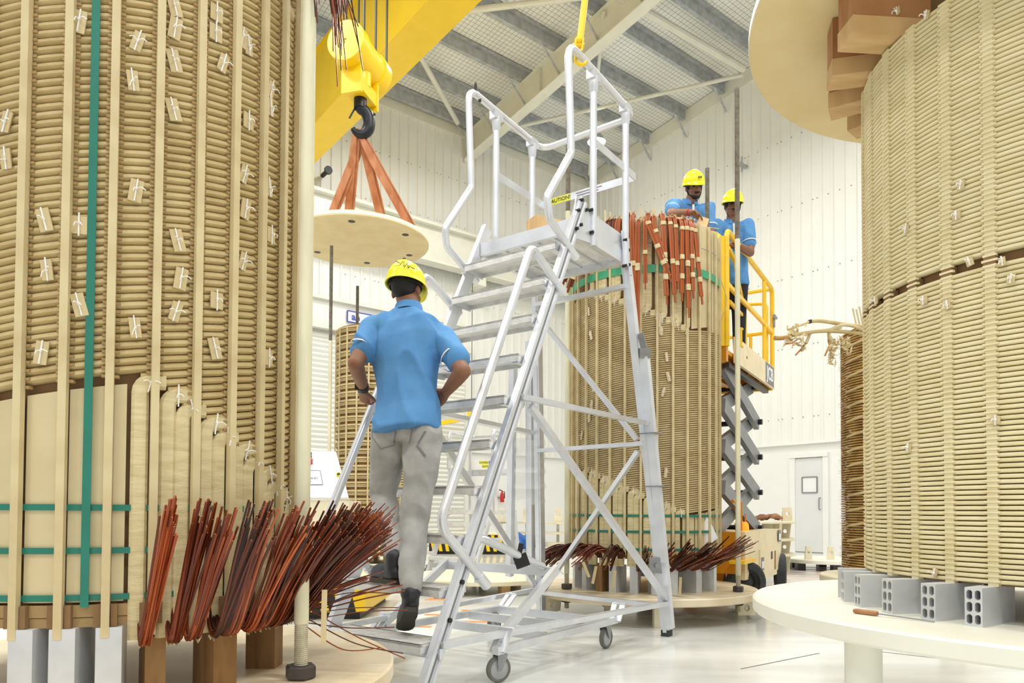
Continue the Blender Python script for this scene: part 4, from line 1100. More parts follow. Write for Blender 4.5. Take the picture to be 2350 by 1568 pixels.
# rear plane lattice
def strut(p, q, w_=0.045, h_=0.03, nm='brace'):
    mb = MB(); mb.bar(p, q, w_, h_, LU); mb.build(nm, 'alu', lad, smooth=False)
rs = lambda Z: onseg(rl0, rl1, Z) - LU*0.03
lsg = lambda Z: onseg(ll0, ll1, Z) - LU*0.03
for Z in (2.45, 1.35, 0.215): strut(lsg(Z), rs(Z), 0.03, 0.048, 'cross_bar')
strut(lsg(2.40), rs(1.38) + LWv*0.05, 0.03, 0.045); strut(rs(1.30) + LWv*0.05, lsg(0.24) - LWv*0.05, 0.03, 0.045)
# side lattices
for (b, S) in ((0, rs), (WID, lsg)):
    sg = 1 if b else -1; o = LWv*sg*0.035
    strut(LP(tn(6.0), b, 1.5) + o, S(1.49) + o, 0.03, 0.045, 'side_bar')
    strut(LP(tn(5.8)+0.12, b, 1.46) + o, S(0.27) + o, 0.03, 0.045, 'brace')
    strut(LP(tn(0.95), b, 0.24) + o, S(0.235) + o, 0.03, 0.045, 'side_bar')
    # castor beam with its lever links
    cb = LWv*(0.10*sg)
    c0, c1 = LP(-0.24, b, 0.168) + cb, LP(1.06, b, 0.168) + cb
    mb = MB(); mb.bar(c0, c1, 0.04, 0.04); mb.build('castor_beam', 'alu', lad, smooth=False)
    for t_ in (-0.22, 1.04):
        mb = MB(); mb.bar(LP(t_, b, 0.16) + cb*0.7, LP(t_+0.10, b, 0.26) + cb*0.5, 0.012, 0.035, LWv); mb.bar(LP(t_, b, 0.16) + cb*1.25, LP(t_+0.10, b, 0.26) + cb*1.1, 0.012, 0.035, LWv); mb.cyl(LP(t_+0.10, b, 0.26) + cb*0.4, LP(t_+0.10, b, 0.26) + cb*1.3, 0.012, 8); mb.build('link', 'alu', lad)
    # castors
    for t_ in (-0.18, 0.93):
        c = LP(t_, b, 0.0) + cb*0.9; ax = LWv if t_ > 0 else V((0.5, -0.866, 0)); fw = ax.cross(UP)
        mb = MB(); mb.lathe([(0.03, 0.0), (0.032, 0.012)], c + UP*0.138, 14)
        for s in (-1, 1): mb.prism([c + ax*s*0.024 + UP*0.145 - fw*0.03, c + ax*s*0.024 + UP*0.145 + fw*0.03, c + ax*s*0.024 + UP*0.062 + fw*0.018 + fw*0.012, c + ax*s*0.024 + UP*0.062 - fw*0.006 + fw*0.012], ax*s*0.004)
        cs = mb.build('castor', 'steel', lad, smooth=False)
        wc = c + UP*0.068 + fw*0.012
        mb = MB(); mb.lathe([(0.052, -0.015), (0.064, -0.014), (0.068, -0.008), (0.068, 0.008), (0.064, 0.014), (0.052, 0.015)], wc, 24, ax, caps=False); mb.build('tyre', 'wheel_grey', cs)
        mb = MB(); mb.lathe([(0.012, -0.02), (0.03, -0.012), (0.053, -0.012), (0.053, 0.012), (0.03, 0.012), (0.012, 0.02)], wc, 24, ax); mb.build('hub', 'galv', cs)
    # lift lever
    strut(LP(0.40, b, 0.54) + cb*0.6, LP(-0.16, b, 0.21) + cb*0.6, 0.03, 0.05, 'lift_lever')
for t_, z in ((tn(0.9), 0.20), (0.30, 0.16), (0.62, 0.17), (0.95, 0.17)): strut(LP(t_, -0.05, z), LP(t_, WID+0.05, z), 0.05, 0.03, 'cross_bar')
strut(LP(0.40, -0.05, 0.52), LP(0.40, WID+0.12, 0.52), 0.05, 0.05, 'cross_bar')
mb = MB(); p, q = LPL(1112, 1238, 0.12), LPL(1246, 1302, 0.02)
hb = [LP(p[0]-0.05, 0.20, p[1]+0.02), LP(p[0], 0.12, p[1]), LP(q[0], 0.02, q[1])]
mb.tube(fillet(hb, 0.1), 0.024, 12); h = mb.build('release_lever', 'alu', lad)
c = hb[1]*0.35 + hb[2]*0.65; mb = MB(); mb.box(c - UP*0.015 - LU*0.02, (0.08, 0.05, 0.075), Matrix.Rotation(-0.35, 3, 'Y')); mb.box(c + UP*0.03 - LU*0.04, (0.028, 0.01, 0.11), Matrix.Rotation(0.2, 3, 'Y')); mb.build('clip', 'black', h, smooth=False)
# black catch on the left top rail
c = LP(rp[-1][0]+0.08, WID+0.035, zt+0.03); mb = MB(); mb.box(c + UP*0.025, (0.02, 0.05, 0.07)); mb.box(c + UP*0.005 + LU*0.045, (0.02, 0.03, 0.05)); mb.cyl(c + UP*0.055, c + UP*0.085, 0.006, 6); mb.build('catch', 'black', lad, smooth=False)

# wooden crate block standing on the ladder platform
c = LP(0.80, 0.30, PZT+0.055); RZ = Matrix.Rotation(0.5, 3, 'Z')
t = thing('wooden_box', 'small open wooden box standing on the ladder platform', 'box', (c.x, c.y, PZT))
for off, sz in (((0, 0, -0.045), (0.2, 0.13, 0.012)), ((0, 0.06, 0), (0.2, 0.012, 0.10)), ((0, -0.06, 0), (0.2, 0.012, 0.10)), ((0.095, 0, 0), (0.012, 0.13, 0.10)), ((-0.095, 0, 0), (0.012, 0.13, 0.10))):
    mb = MB(); mb.box(c + RZ @ V(off), sz, RZ); mb.build('board', 'wood_light', t, smooth=False)
# yellow rod hooked over the ladder's top rail
yr = thing('hooked_rod', 'yellow steel rod with a clevis hook hanging down onto the ladder top rail', 'rod', P(1330, 150, 4.33))
pa, pb = P(1331, 92, 4.34), P(1353, -90, 4.36)
mb = MB(); mb.tube([pa, pb], 0.021, 14); mb.build('shaft', 'yellow', yr)
mb = MB(); c = P(1328, 105, 4.34)
for s in (-1, 1): mb.box(c + V((s*0.022, 0, -0.005)), (0.012, 0.05, 0.085), Matrix.Rotation(0.12, 3, 'Y'))
mb.cyl(c + V((-0.035, 0, 0)), c + V((0.035, 0, 0)), 0.015, 10); mb.ball(c + UP*0.03, 0.028, 10, 8); mb.build('clevis', 'yellow', yr)
mb = MB(); cc = P(1334, 136, 4.34); R_ = 0.036
mb.tube([c - UP*0.03, c - UP*0.05] + [cc + V((R_*math.cos(a), 0.0, R_*math.sin(a))) for a in [PI*0.55 + 0.3*k for k in range(15)]], 0.011, 8); mb.build('hook', 'yellow', yr)
# ------------------------------------------------------------------ overhead crane
gz = 8.16; DRv = ER                              # the girder runs out from the left wall
g1 = PZ(720, 375, gz)                            # a point on the far lower edge
wd_, ht_ = 0.6, 1.4
ge = g1 - DRv*0.25                               # its end near the runway
a0, a1 = ge, ge + DRv*16
pr = V((-EL.x, -EL.y, 0))                        # away from the camera, along the wall
gr = thing('crane_girder', 'huge yellow overhead crane box girder under the roof', 'crane girder', (ge.x, ge.y, gz))
near = NL*0 + EL*wd_                             # towards the camera
mb = MB()
c0 = a0 + EL*wd_/2 + UP*ht_/2; c1 = a1 + EL*wd_/2 + UP*ht_/2
mb.bar(c0, c1, wd_*0.86, ht_); bx_ = mb.build('box_beam', 'yellow', gr, smooth=False)
mb = MB(); mb.bar(c0 - UP*(ht_/2+0.01), c1 - UP*(ht_/2+0.01), wd_, 0.025); mb.bar(c0 + UP*(ht_/2+0.01), c1 + UP*(ht_/2+0.01), wd_, 0.025); mb.build('flange', 'yellow', bx_, smooth=False)
mb = MB(); mb.box(a0 + EL*wd_/2 - DRv*0.05 - UP*0.06, (0.5, 0.4, 0.42), Matrix.Rotation(math.atan2(EL.y, EL.x), 3, 'Z')); mb.build('end_carriage', 'yellow', gr, smooth=False)
mb = MB(); c = WL(onL(735, 408)[0], onL(735, 408)[1], 0.12); mb.cyl(c, c + NL*0.3, 0.05, 12); mb.lathe([(0.09, 0), (0.09, 0.05)], c + NL*0.3, 14, NL); solo('buffer', mb, 'black', 'small black buffer on the wall beside the yellow girder', 'buffer')
# hook block, hung well in front of the girder
HY = 9.2
hk = thing('crane_hook', 'yellow crane hook block with a black hook holding orange slings', 'crane hook', P(828, 310, HY))
A, B = P(803, 112, HY-0.35), P(862, 150, HY+0.35)
ax = (B-A).normalized(); ax.z = 0; ax.normalize(); mid_ = (A+B)/2
mid_ = P(828, 138, HY)
Rd = 0.32
mb = MB(); mb.lathe([(0.02, -0.42), (Rd*0.8, -0.42), (Rd*0.82, -0.41)], mid_, 32, ax, caps=False); mb.lathe([(Rd*0.82, -0.41), (Rd*0.82, -0.24), (Rd*0.75, -0.235), (Rd*0.75, 0.235), (Rd*0.82, 0.24), (Rd*0.82, 0.41), (0.02, 0.42)], mid_, 32, ax); dr = mb.build('sheave_housing', 'yellow', hk, ang=40)
sd_ = ax.cross(UP)
for s in (-1, 1):
    c = mid_ + ax*s*0.235 - UP*0.36
    mb = MB(); mb.bar(c + UP*0.25, c - UP*0.22, 0.05, 0.28, sd_); mb.build('side_plate', 'yellow', hk, smooth=False)
mb = MB(); mb.box(mid_ - UP*0.44, (0.26, 0.42, 0.18), Matrix.Rotation(math.atan2(ax.y, ax.x) + PI/2, 3, 'Z')); mb.lathe([(0.14, 0), (0.14, 0.24)], mid_ - UP*0.38, 20); mb.build('crosshead', 'yellow', hk, ang=40)
hc = P(828, 290, HY)
mb = MB(); mb.lathe([(0.085, 0), (0.085, 0.32)], mid_ - UP*0.66, 16)
hp_ = [mid_ - UP*0.52, mid_ - UP*0.62]
R_ = 0.15; c_ = mid_ - UP*0.83
fd = (V((1, 0, 0)) * 0.75 + ax*0.3).normalized()
for k in range(15):
    a = PI*0.5 - 0.28*k - 0.1; hp_.append(c_ + fd*R_*math.cos(a)*0.8 + UP*R_*math.sin(a)*1.15)
pth = smooth_path(hp_, 3); nP = len(pth)
mb.tube(pth, 0.07, 12, scales=[1 - 0.55*max(0, (i/nP-0.55)/0.45) + 0.15*math.sin(PI*i/nP) for i in range(nP)]); mb.build('hook', 'hook_black', hk)
mb = MB(); mb.tube([mid_ - UP*0.62 - fd*0.05, c_ - fd*0.14 + UP*0.02], 0.012, 6); mb.tube([mid_ - UP*0.64 - fd*0.06, mid_ - UP*0.7 + fd*0.2], 0.015, 6); mb.build('safety_latch', 'hook_black', hk)
for o_, q_ in ((-0.36, -0.2), (-0.30, 0.2), (-0.04, -0.2), (0.03, 0.2), (0.30, -0.2), (0.36, 0.2)):
    p = mid_ + ax*o_ + sd_*q_; mb = MB(); mb.cyl(p, V((p.x, p.y, 9.9)), 0.016, 8); mb.build('wire_rope', 'black', hk)
# round wooden plate hanging from four slings
dz_ = P(825, 560, HY).z
dc = P(826, 558, HY)
hd = thing('hanging_plate', 'round pale wooden plate hanging level from the crane slings', 'plate', (dc.x, dc.y, dc.z))
disc_mb(V((dc.x, dc.y, 0)), 0.905, dc.z+0.06, 0.07, 96).build('plate', 'disc_wood', hd)
disc_mb(V((dc.x, dc.y, 0)), 0.907, dc.z+0.055, 0.05, 96).build('rim_band', 'table_white', hd)
rngd = random.Random(11)
for k in range(6):
    a = 0.6 + k*PI/3; c = V((dc.x, dc.y, dc.z-0.0105)) + dirv(a)*0.72; mb = MB(); mb.lathe([(0.02, 0), (0.045, 0), (0.045, 0.004)], c, 12); mb.build('bolt_hole', 'dark_steel', hd)
anch = []
for k, (x, y) in enumerate(((757, 492), (940, 518), (868, 505), (735, 500))):
    an = [2.02, 0.58, 1.28, 2.45][k]; c = V((dc.x, dc.y, dc.z+0.06)) + dirv(an)*0.80
    lug(hd, c, tanv(an), 0.2, 0.17, 0.04, 'table_white', 0.03, 0.5, down=False)
    mb = MB(); mb.tube([c + UP*0.10 + tanv(an)*0.04, c + UP*0.19 + tanv(an)*0.04, c + UP*0.23, c + UP*0.19 - tanv(an)*0.04, c + UP*0.10 - tanv(an)*0.04], 0.014, 8); mb.cyl(c + UP*0.10 - tanv(an)*0.075, c + UP*0.10 + tanv(an)*0.07, 0.02, 8); mb.build('shackle', 'red' if k == 0 else 'steel', hd); anch.append(c + UP*0.235)
slab = ['orange web sling running down to the left rear of the hanging plate', 'orange web sling on the right of the hanging plate', 'orange web sling running down the middle behind the hanging plate', 'orange web sling at the far left of the hanging plate']
for k, e in enumerate(anch):
    s = c_ - UP*0.12 + fd*(0.02*(k-1.5)) + ax*0.03*(k-1.5)
    d = (e-s).normalized(); mb = MB(); sdv = d.cross(V((0, -1, 0))).normalized()
    pth = [s, s*0.75+e*0.25 - UP*0.02, s*0.4+e*0.6 - UP*0.01, s*0.12+e*0.88, e]
    mb.sweep([p + sdv*0.018 for p in smooth_path(pth, 4)], rect(0.10, 0.016), up=V((0, 1, 0)), scales=[0.45+0.55*min(1, 2.2*(1-abs(2*i/16-1))) for i in range(17)])
    mb.sweep([p - sdv*0.02 + d.cross(sdv)*0.03 for p in smooth_path(pth, 4)], rect(0.09, 0.016), up=V((0.2, 1, 0)), scales=[0.45+0.55*min(1, 2.2*(1-abs(2*i/16-1))) for i in range(17)])
    solo('web_sling', mb, 'sling', slab[k], 'sling', 'orange slings on the crane hook')
# ------------------------------------------------------------------ people
def remesh(mb, name, voxel=0.01, smooth_it=6, sm_f=0.5):
    me = mb.mesh(name + '_raw', smooth=False); ob = bpy.data.objects.new(name + '_raw', me); COL.objects.link(ob)
    m = ob.modifiers.new('r', 'REMESH'); m.mode = 'VOXEL'; m.voxel_size = voxel
    s = ob.modifiers.new('s', 'SMOOTH'); s.iterations = smooth_it; s.factor = sm_f
    dg = bpy.context.evaluated_depsgraph_get(); dg.update()
    out = bpy.data.meshes.new_from_object(ob.evaluated_get(dg)); out.name = name
    bpy.data.objects.remove(ob); bpy.data.meshes.remove(me)
    out.polygons.foreach_set('use_smooth', [True]*len(out.polygons)); return out
def part_mesh(me, name, m, parent):
    o = ORG[parent.name]; me.transform(Matrix.Translation(-o)); return link(name, me, m, parent)
def chain(mb, pts, rad, n=14, flat=1.0, up=None, sub=4):
    """tapered limb through pts with radii; flat<1 squeezes it along the second axis"""
    pts = [V(p) for p in pts]
    P_, R_ = [], []
    for i in range(len(pts)-1):
        for k in range(sub):
            t = k/sub; P_.append(pts[i]*(1-t) + pts[i+1]*t); R_.append(rad[i]*(1-t) + rad[i+1]*t)
    P_.append(pts[-1]); R_.append(rad[-1])
    pr = [(math.cos(2*PI*i/n), flat*math.sin(2*PI*i/n)) for i in range(n)]
    mb.sweep(P_, pr, up, True, R_)
    if flat > 0.95:
        for p, r in zip(pts, rad): mb.ball(p, r, 12, 8)
def hand(mb, wrist, fdir, palm, thumb, curl, s=1.0, spread=0.02, tc=0.5):
    """palm plus five fingers; fdir: wrist->knuckles, palm: where the palm faces, thumb: side of the thumb"""
    f = V(fdir).normalized(); p = V(palm); p = (p - f*p.dot(f)).normalized(); t = f.cross(p)
    if t.dot(V(thumb)) < 0: t = -t
    w = V(wrist)
    chain(mb, [w, w + f*0.03*s, w + f*0.085*s], [0.027*s, 0.034*s, 0.038*s], 12, 0.45, t.cross(f) if False else p)
    tips = []
    for i, (o, L, r) in enumerate(((0.030, 0.068, 0.0092), (0.010, 0.078, 0.0096), (-0.010, 0.072, 0.0092), (-0.030, 0.056, 0.0082))):
        a = w + f*(0.080 - 0.006*abs(i-1))*s + t*o*s*0.95; d = (f + t*o*spread*20*0.5).normalized(); pts = [a - f*0.015*s]; rs = [r*s*1.05]; ang = 0; q = a
        pts.append(q); rs.append(r*s*1.05)
        for k, frac in enumerate((0.42, 0.33, 0.25)):
            ang += curl*(0.8 if k == 0 else 1.0); dd = d*math.cos(ang) + p*math.sin(ang); q = q + dd*L*frac*s; pts.append(q); rs.append(r*s*(1.0-0.1*k))
        chain(mb, pts, rs, 8, 1.0, sub=2); tips.append(q)
    a = w + f*0.022*s + t*0.022*s
    d1 = (t*0.75 + f*0.55 + p*0.35).normalized(); d2 = (f*0.75 + t*0.1 + p*tc).normalized(); d3 = (f*0.75 - t*0.1 + p*tc*1.4).normalized()
    chain(mb, [a, a + d1*0.035*s, a + d1*0.035*s + d2*0.03*s, a + d1*0.035*s + d2*0.03*s + d3*0.025*s], [0.014*s, 0.012*s, 0.0105*s, 0.009*s], 8, 1.0, sub=2)
def frame(fwd, up=(0, 0, 1)):
    f = V(fwd).normalized(); u = V(up); u = (u - f*u.dot(f)).normalized(); r = f.cross(u)
    return r, f, u
def head(mb, c, fwd, up, s=1.0):
    """skull, jaw, nose, ears, brow, lips"""
    r, f, u = frame(fwd, up); R = Matrix((r, f, u)).transposed()
    L = lambda x, y, z: V(c) + r*x*s + f*y*s + u*z*s
    mb.ball(L(0, -0.012, 0.03), (0.074*s, 0.092*s, 0.085*s), 18, 12, R)
    mb.ball(L(0, 0.012, -0.03), (0.062*s, 0.076*s, 0.085*s), 16, 12, R)
    mb.ball(L(0, 0.048, -0.088), (0.036*s, 0.032*s, 0.026*s), 12, 8, R)
    chain(mb, [L(0, 0.082, 0.012), L(0, 0.098, -0.022), L(0, 0.102, -0.034)], [0.009*s, 0.013*s, 0.014*s], 8)
    for k in (-1, 1):
        mb.ball(L(k*0.013, 0.09, -0.036), 0.009*s, 8, 6)
        mb.ball(L(k*0.077, -0.008, -0.01), (0.010*s, 0.018*s, 0.032*s), 10, 8, R)
        mb.ball(L(k*0.03, 0.072, 0.028), (0.026*s, 0.014*s, 0.010*s), 10, 6, R)
        mb.ball(L(k*0.042, 0.052, -0.03), (0.022*s, 0.022*s, 0.024*s), 10, 6, R)
    mb.ball(L(0, 0.082, -0.062), (0.024*s, 0.012*s, 0.007*s), 10, 6, R); mb.ball(L(0, 0.080, -0.074), (0.020*s, 0.012*s, 0.007*s), 10, 6, R)
def face_parts(t, c, fwd, up, s=1.0, beard=False):
    r, f, u = frame(fwd, up); R = Matrix((r, f, u)).transposed()
    L = lambda x, y, z: V(c) + r*x*s + f*y*s + u*z*s
    for k in (-1, 1):
        mb = MB(); mb.ball(L(k*0.031, 0.079, 0.006), (0.014*s, 0.009*s, 0.007*s), 10, 6, R); mb.build('eye', 'eye', t)
        mb = MB(); mb.ball(L(k*0.032, 0.083, 0.027), (0.023*s, 0.008*s, 0.005*s), 10, 6, R); mb.build('eyebrow', 'hair', t)
    mb = MB(); mb.ball(L(-0.014, 0.096, -0.053), (0.020*s, 0.010*s, 0.008*s), 10, 6, R); mb.ball(L(0.014, 0.096, -0.053), (0.020*s, 0.010*s, 0.008*s), 10, 6, R); part_mesh(remesh(mb, 'moustache', 0.004, 2), 'moustache', 'hair', t)
    mb = MB(); mb.ball(L(0, 0.090, -0.067), (0.020*s, 0.009*s, 0.006*s), 10, 6, R); mb.build('lips', 'lips', t)
    if beard:
        mb = MB(); mb.ball(L(0, 0.054, -0.094), (0.040*s, 0.033*s, 0.024*s), 12, 8, R)
        for k in (-1, 1): chain(mb, [L(k*0.028, 0.058, -0.09), L(k*0.052, 0.03, -0.07), L(k*0.066, 0.0, -0.03)], [0.018*s, 0.016*s, 0.01*s], 8)
        part_mesh(remesh(mb, 'beard', 0.005, 3), 'beard', 'hair', t)
    mb = MB()
    for k in (-1, 1): mb.tube(smooth_path([L(k*0.082, 0.012, 0.05), L(k*0.074, 0.02, -0.05), L(k*0.035, 0.04, -0.118), L(0, 0.045, -0.124)], 4), 0.003*s, 6)
    mb.build('chin_strap', 'black', t)
def hair_cap(t, c, fwd, up, s=1.0):
    r, f, u = frame(fwd, up); R = Matrix((r, f, u)).transposed(); mb = MB()
    L = lambda x, y, z: V(c) + r*x*s + f*y*s + u*z*s
    mb.ball(L(0, -0.022, 0.032), (0.079*s, 0.092*s, 0.088*s), 16, 10, R); mb.ball(L(0, -0.045, -0.012), (0.064*s, 0.056*s, 0.05*s), 14, 8, R)
    for k in (-1, 1): mb.ball(L(k*0.066, 0.02, 0.01), (0.012*s, 0.02*s, 0.035*s), 8, 6, R)
    part_mesh(remesh(mb, 'hair', 0.007, 3), 'hair', 'hair', t)
def helmet(t, c, fwd, up, s=1.0, mark=None):
    r, f, u = frame(fwd, up); L = lambda x, y, z: V(c) + r*x*s + f*y*s + u*z*s
    mb = MB(); n, m_ = 32, 10; vs = []; fs = []
    rx, ry, rz = 0.104, 0.130, 0.118
    for k in range(m_+1):
        a = PI/2*k/m_
        for i in range(n):
            b = 2*PI*i/n; e = 1.0
            vs.append(L(rx*math.cos(b)*math.cos(a), ry*math.sin(b)*math.cos(a)-0.006, 0.045 + rz*math.sin(a)*e))
    for k in range(m_):
        for i in range(n): j = (i+1) % n; fs.append((k*n+i, k*n+j, (k+1)*n+j, (k+1)*n+i))
    mb.add(vs, fs)
    # flared rim and peak
    rim = []
    for q, (g, dz) in enumerate(((1.0, 0.045), (1.03, 0.036), (1.075, 0.026), (1.07, 0.021), (0.98, 0.026), (0.97, 0.045))):
        row = []
        for i in range(n):
            b = 2*PI*i/n; pk = max(0, math.sin(b))**3*0.045*(1 if 2 <= q <= 3 else (0.5 if q in (1, 4) else 0))
            row.append(L(rx*g*math.cos(b), (ry*g+pk)*math.sin(b)-0.006, dz - pk*0.35))
        rim.append(row)
    vs = [p for row in rim for p in row]; fs = []
    for k in range(5):
        for i in range(n): j = (i+1) % n; fs.append((k*n+j, k*n+i, (k+1)*n+i, (k+1)*n+j))
    mb.add(vs, fs)
    h = mb.build('helmet', 'helmet', t, ang=60)
    mb = MB(); mb.sweep([L(0, 0.126*math.cos(a)-0.006, 0.045 + rz*1.0*math.sin(a)) for a in [PI*(0.12 + 0.76*k/14) for k in range(15)]], rect(0.010*s, 0.034*s), up=r); mb.build('ridge', 'helmet', h)
    mb = MB(); mb.lathe([(0.090*s, 0.0), (0.095*s, 0.0), (0.095*s, 0.045*s), (0.090*s, 0.045*s), (0.090*s, 0.0)], L(0, -0.012, 0.012), 24, u, caps=False); mb.build('head_band', 'black', h)
    return h, L
def shirt_mesh(j, fw, w_=1.0, arms=True, voxel=0.011, hem=-0.05):
    """polo shirt: torso between hem and shoulders, short sleeves, collar"""
    mb = MB(); up = (j['neck'] - j['pelvis']).normalized()
    f = V(fw); f = (f - up*f.dot(up)).normalized(); r = f.cross(up)
    H = (j['neck'] - j['pelvis']).length
    cen = lambda k, o=0: j['pelvis'] + (j['neck']-j['pelvis'])*k + f*o
    rows = [(hem, 0.194, 0.138, -0.005), (hem+0.07, 0.190, 0.134, 0), (0.15, 0.180, 0.122, 0.0), (0.32, 0.176, 0.118, -0.004), (0.52, 0.190, 0.124, -0.012), (0.70, 0.200, 0.125, -0.022), (0.84, 0.186, 0.108, -0.022), (0.93, 0.125, 0.082, -0.014), (0.99, 0.074, 0.066, 0.0)]
    n = 24; vs = []; fs = []
    for k, a, b, o in rows:
        c = cen(k, o)
        for i in range(n):
            an = 2*PI*i/n; ca, sa = math.cos(an), math.sin(an)
            vs.append(c + r*(w_*a*abs(ca)**0.85*(1 if ca > 0 else -1)) + f*(w_*b*abs(sa)**0.9*(1 if sa > 0 else -1)))
    for k in range(len(rows)-1):
        for i in range(n): jn = (i+1) % n; fs.append((k*n+i, k*n+jn, (k+1)*n+jn, (k+1)*n+i))
    fs.append(tuple(range(n-1, -1, -1))); fs.append(tuple(range((len(rows)-1)*n, len(rows)*n)))
    mb.add(vs, fs)
    for s in ('L', 'R'):
        sh, el = j['sh'+s], j['el'+s]; d = el - sh
        base = cen(0.80, -0.02)
        chain(mb, [base*0.35 + sh*0.65, sh, sh + d*0.35, sh + d*0.66], [0.085, 0.074, 0.068, 0.068], 14)
    return remesh(mb, 'shirt', voxel, 5, 0.5), r, f, up, cen
def wrinkle(me, amp, freq, seed=0, zlo=None):
    from mathutils import noise
    me.calc_loop_triangles() if False else None
    nrm = [v.normal.copy() for v in me.vertices]
    for v, n_ in zip(me.vertices, nrm):
        q = V((v.co.x*freq*1.0 + seed, v.co.y*freq*1.0, v.co.z*freq*0.55 + v.co.x*freq*0.5))
        a = noise.noise(q); b = noise.noise(q*2.3 + V((5, 3, 1)))
        v.co += n_ * amp * ((1-abs(a))**3*1.1 - 0.55 + 0.35*b)
    me.update()
def boot(t, ankle, heel, toe, up, name='boot'):
    """ankle boot from heel to toe with a thick sole"""
    f = (V(toe)-V(heel)).normalized(); u = V(up); u = (u - f*u.dot(f)).normalized(); r = f.cross(u)
    L = lambda x, y, z: V(heel) + r*x + f*y + u*z
    ln = (V(toe)-V(heel)).length
    mb = MB()
    chain(mb, [L(0, 0.035, 0.05), L(0, ln*0.45, 0.055), L(0, ln*0.75, 0.046), L(0, ln-0.035, 0.042)], [0.040, 0.046, 0.047, 0.036], 14, 1.0)
    chain(mb, [L(0, 0.05, 0.05), L(0, 0.055, 0.09), V(ankle)*0.5 + L(0, 0.05, 0.12)*0.5, V(ankle)], [0.043, 0.044, 0.047, 0.050], 14)
    b = part_mesh(remesh(mb, name, 0.008, 4), name, 'boot', t)
    out = []
    for y, x in ((0.0, 0.020), (0.01, 0.034), (0.06, 0.038), (ln*0.45, 0.036), (ln*0.7, 0.047), (ln*0.88, 0.042), (ln*0.97, 0.026), (ln, 0.008)): out.append((x, y))
    poly = [L(x, y, -0.002) for x, y in out] + [L(-x, y, -0.002) for x, y in out[::-1]]
    mb = MB(); mb.prism(poly, u*0.026); mb.build('sole', 'sole', b, ang=50)
    mb = MB()
    for k in range(4):
        y = 0.085 + k*0.022; mb.tube([L(-0.022, y, 0.10-0.010*k), L(0, y+0.008, 0.113-0.012*k), L(0.022, y, 0.10-0.010*k)], 0.003, 5)
    mb.build('laces', 'black', b)['kind'] = 'stuff'
def collar(t, j, r, f, up, m='shirt'):
    mb = MB(); c = j['neck'] - up*0.015
    pts = []
    vs = []; n = 20
    for k, (a, h) in enumerate(((0.073, -0.02), (0.070, 0.035), (0.076, 0.040), (0.088, -0.008))):
        for i in range(n+1):
            an = PI/2 + 0.18 + (2*PI-0.36)*i/n
            vs.append(c + r*a*math.cos(an) + f*(a*0.92*math.sin(an)-0.0) + up*(h - 0.022*max(0, math.sin(an))))
    fs = []
    for k in range(3):
        for i in range(n): q = k*(n+1)+i; fs.append((q, q+1, q+n+2, q+n+1))
    mb.add(vs, fs); return mb.build('collar', m, t, ang=80)
def cuff_band(t, sh, el, k0, k1, rad, m):
    mb = MB(); d = el - sh; pth = [sh + d*(k0 + (k1-k0)*i/2) for i in range(3)]; mb.tube(pth, rad, 18, caps=False); return mb.build('sleeve_trim', m, t)

# ---------------------------------------------------------------- the worker climbing the ladder
w1 = thing('person', 'person in blue polo shirt and grey jeans climbing the ladder, seen from behind', 'person', LP(tn(1), 0.2, 0.25))
fw = V((0.42, 0.90, 0)).normalized(); rt = V((0.90, -0.42, 0))
J = {}
J['pelvis'] = P(932, 985, 3.66); J['neck'] = P(938, 712, 3.84)
J['shL'] = P(858, 752, 3.80); J['shR'] = P(1015, 782, 3.74)
J['elL'] = P(816, 835, 3.66); J['wrL'] = P(834, 893, 3.84)
J['elR'] = P(1062, 852, 3.55); J['wrR'] = P(1024, 900, 3.66)
hc1 = P(933, 668, 3.87); hf = V((0.30, 0.93, -0.12)); hup = V((0.0, 0.10, 1))
J['hipL'] = P(893, 1010, 3.68); J['hipR'] = P(972, 1010, 3.62)
heelL = PZ(916, 1342, 0.506); toeL = heelL + V((-0.165, 0.20, 0))
J['anL'] = P(906, 1280, heelL.y + 0.04); J['knL'] = P(880, 1140, 3.76)
J['knR'] = P(950, 1200, 3.58); J['anR'] = P(942, 1362, 3.40)
heelR = P(944, 1404, 3.36); toeR = P(926, 1449, 3.585); toeR.z = 0.262
body = MB()
head(body, hc1, hf, hup)
chain(body, [J['neck'] - UP*0.03, J['neck'] + UP*0.03, hc1 - UP*0.03], [0.064, 0.058, 0.058])
for s in ('L', 'R'):
    sh, el, wr = J['sh'+s], J['el'+s], J['wr'+s]
    chain(body, [sh, sh*0.5+el*0.5, el], [0.056, 0.050, 0.042]); chain(body, [el, el*0.6+wr*0.4, wr], [0.043, 0.040, 0.028])
    chain(body, [J['hip'+s], J['kn'+s], J['an'+s]], [0.075, 0.052, 0.038])
chain(body, [J['pelvis'], J['pelvis']*0.5+J['neck']*0.5, J['neck']], [0.10, 0.095, 0.07], 14, 0.7, fw)
grip = P(838, 952, 3.955)
hand(body, J['wrL'], (grip - J['wrL']), V((0.3, 0.9, -0.2)), V((0.8, 0.3, 0)), 0.85, 1.0)
hand(body, J['wrR'], V((-0.5, 0.75, -0.35)), V((-0.5, -0.4, -0.5)), V((-0.2, 0.2, 1)), 0.6)
part_mesh(remesh(body, 'body', 0.0065, 5), 'body', 'skin', w1)
hair_cap(w1, hc1, hf, hup)
sme_, r_, f_, u_, cen_ = shirt_mesh(J, fw, 1.0)
wrinkle(sme_, 0.024, 5.0, 3)
part_mesh(sme_, 'shirt', 'shirt', w1)
collar(w1, J, r_, f_, u_)
for s in ('L', 'R'): cuff_band(w1, J['sh'+s], J['el'+s], 0.60, 0.635, 0.0765, 'shirt_trim')
tr = MB()
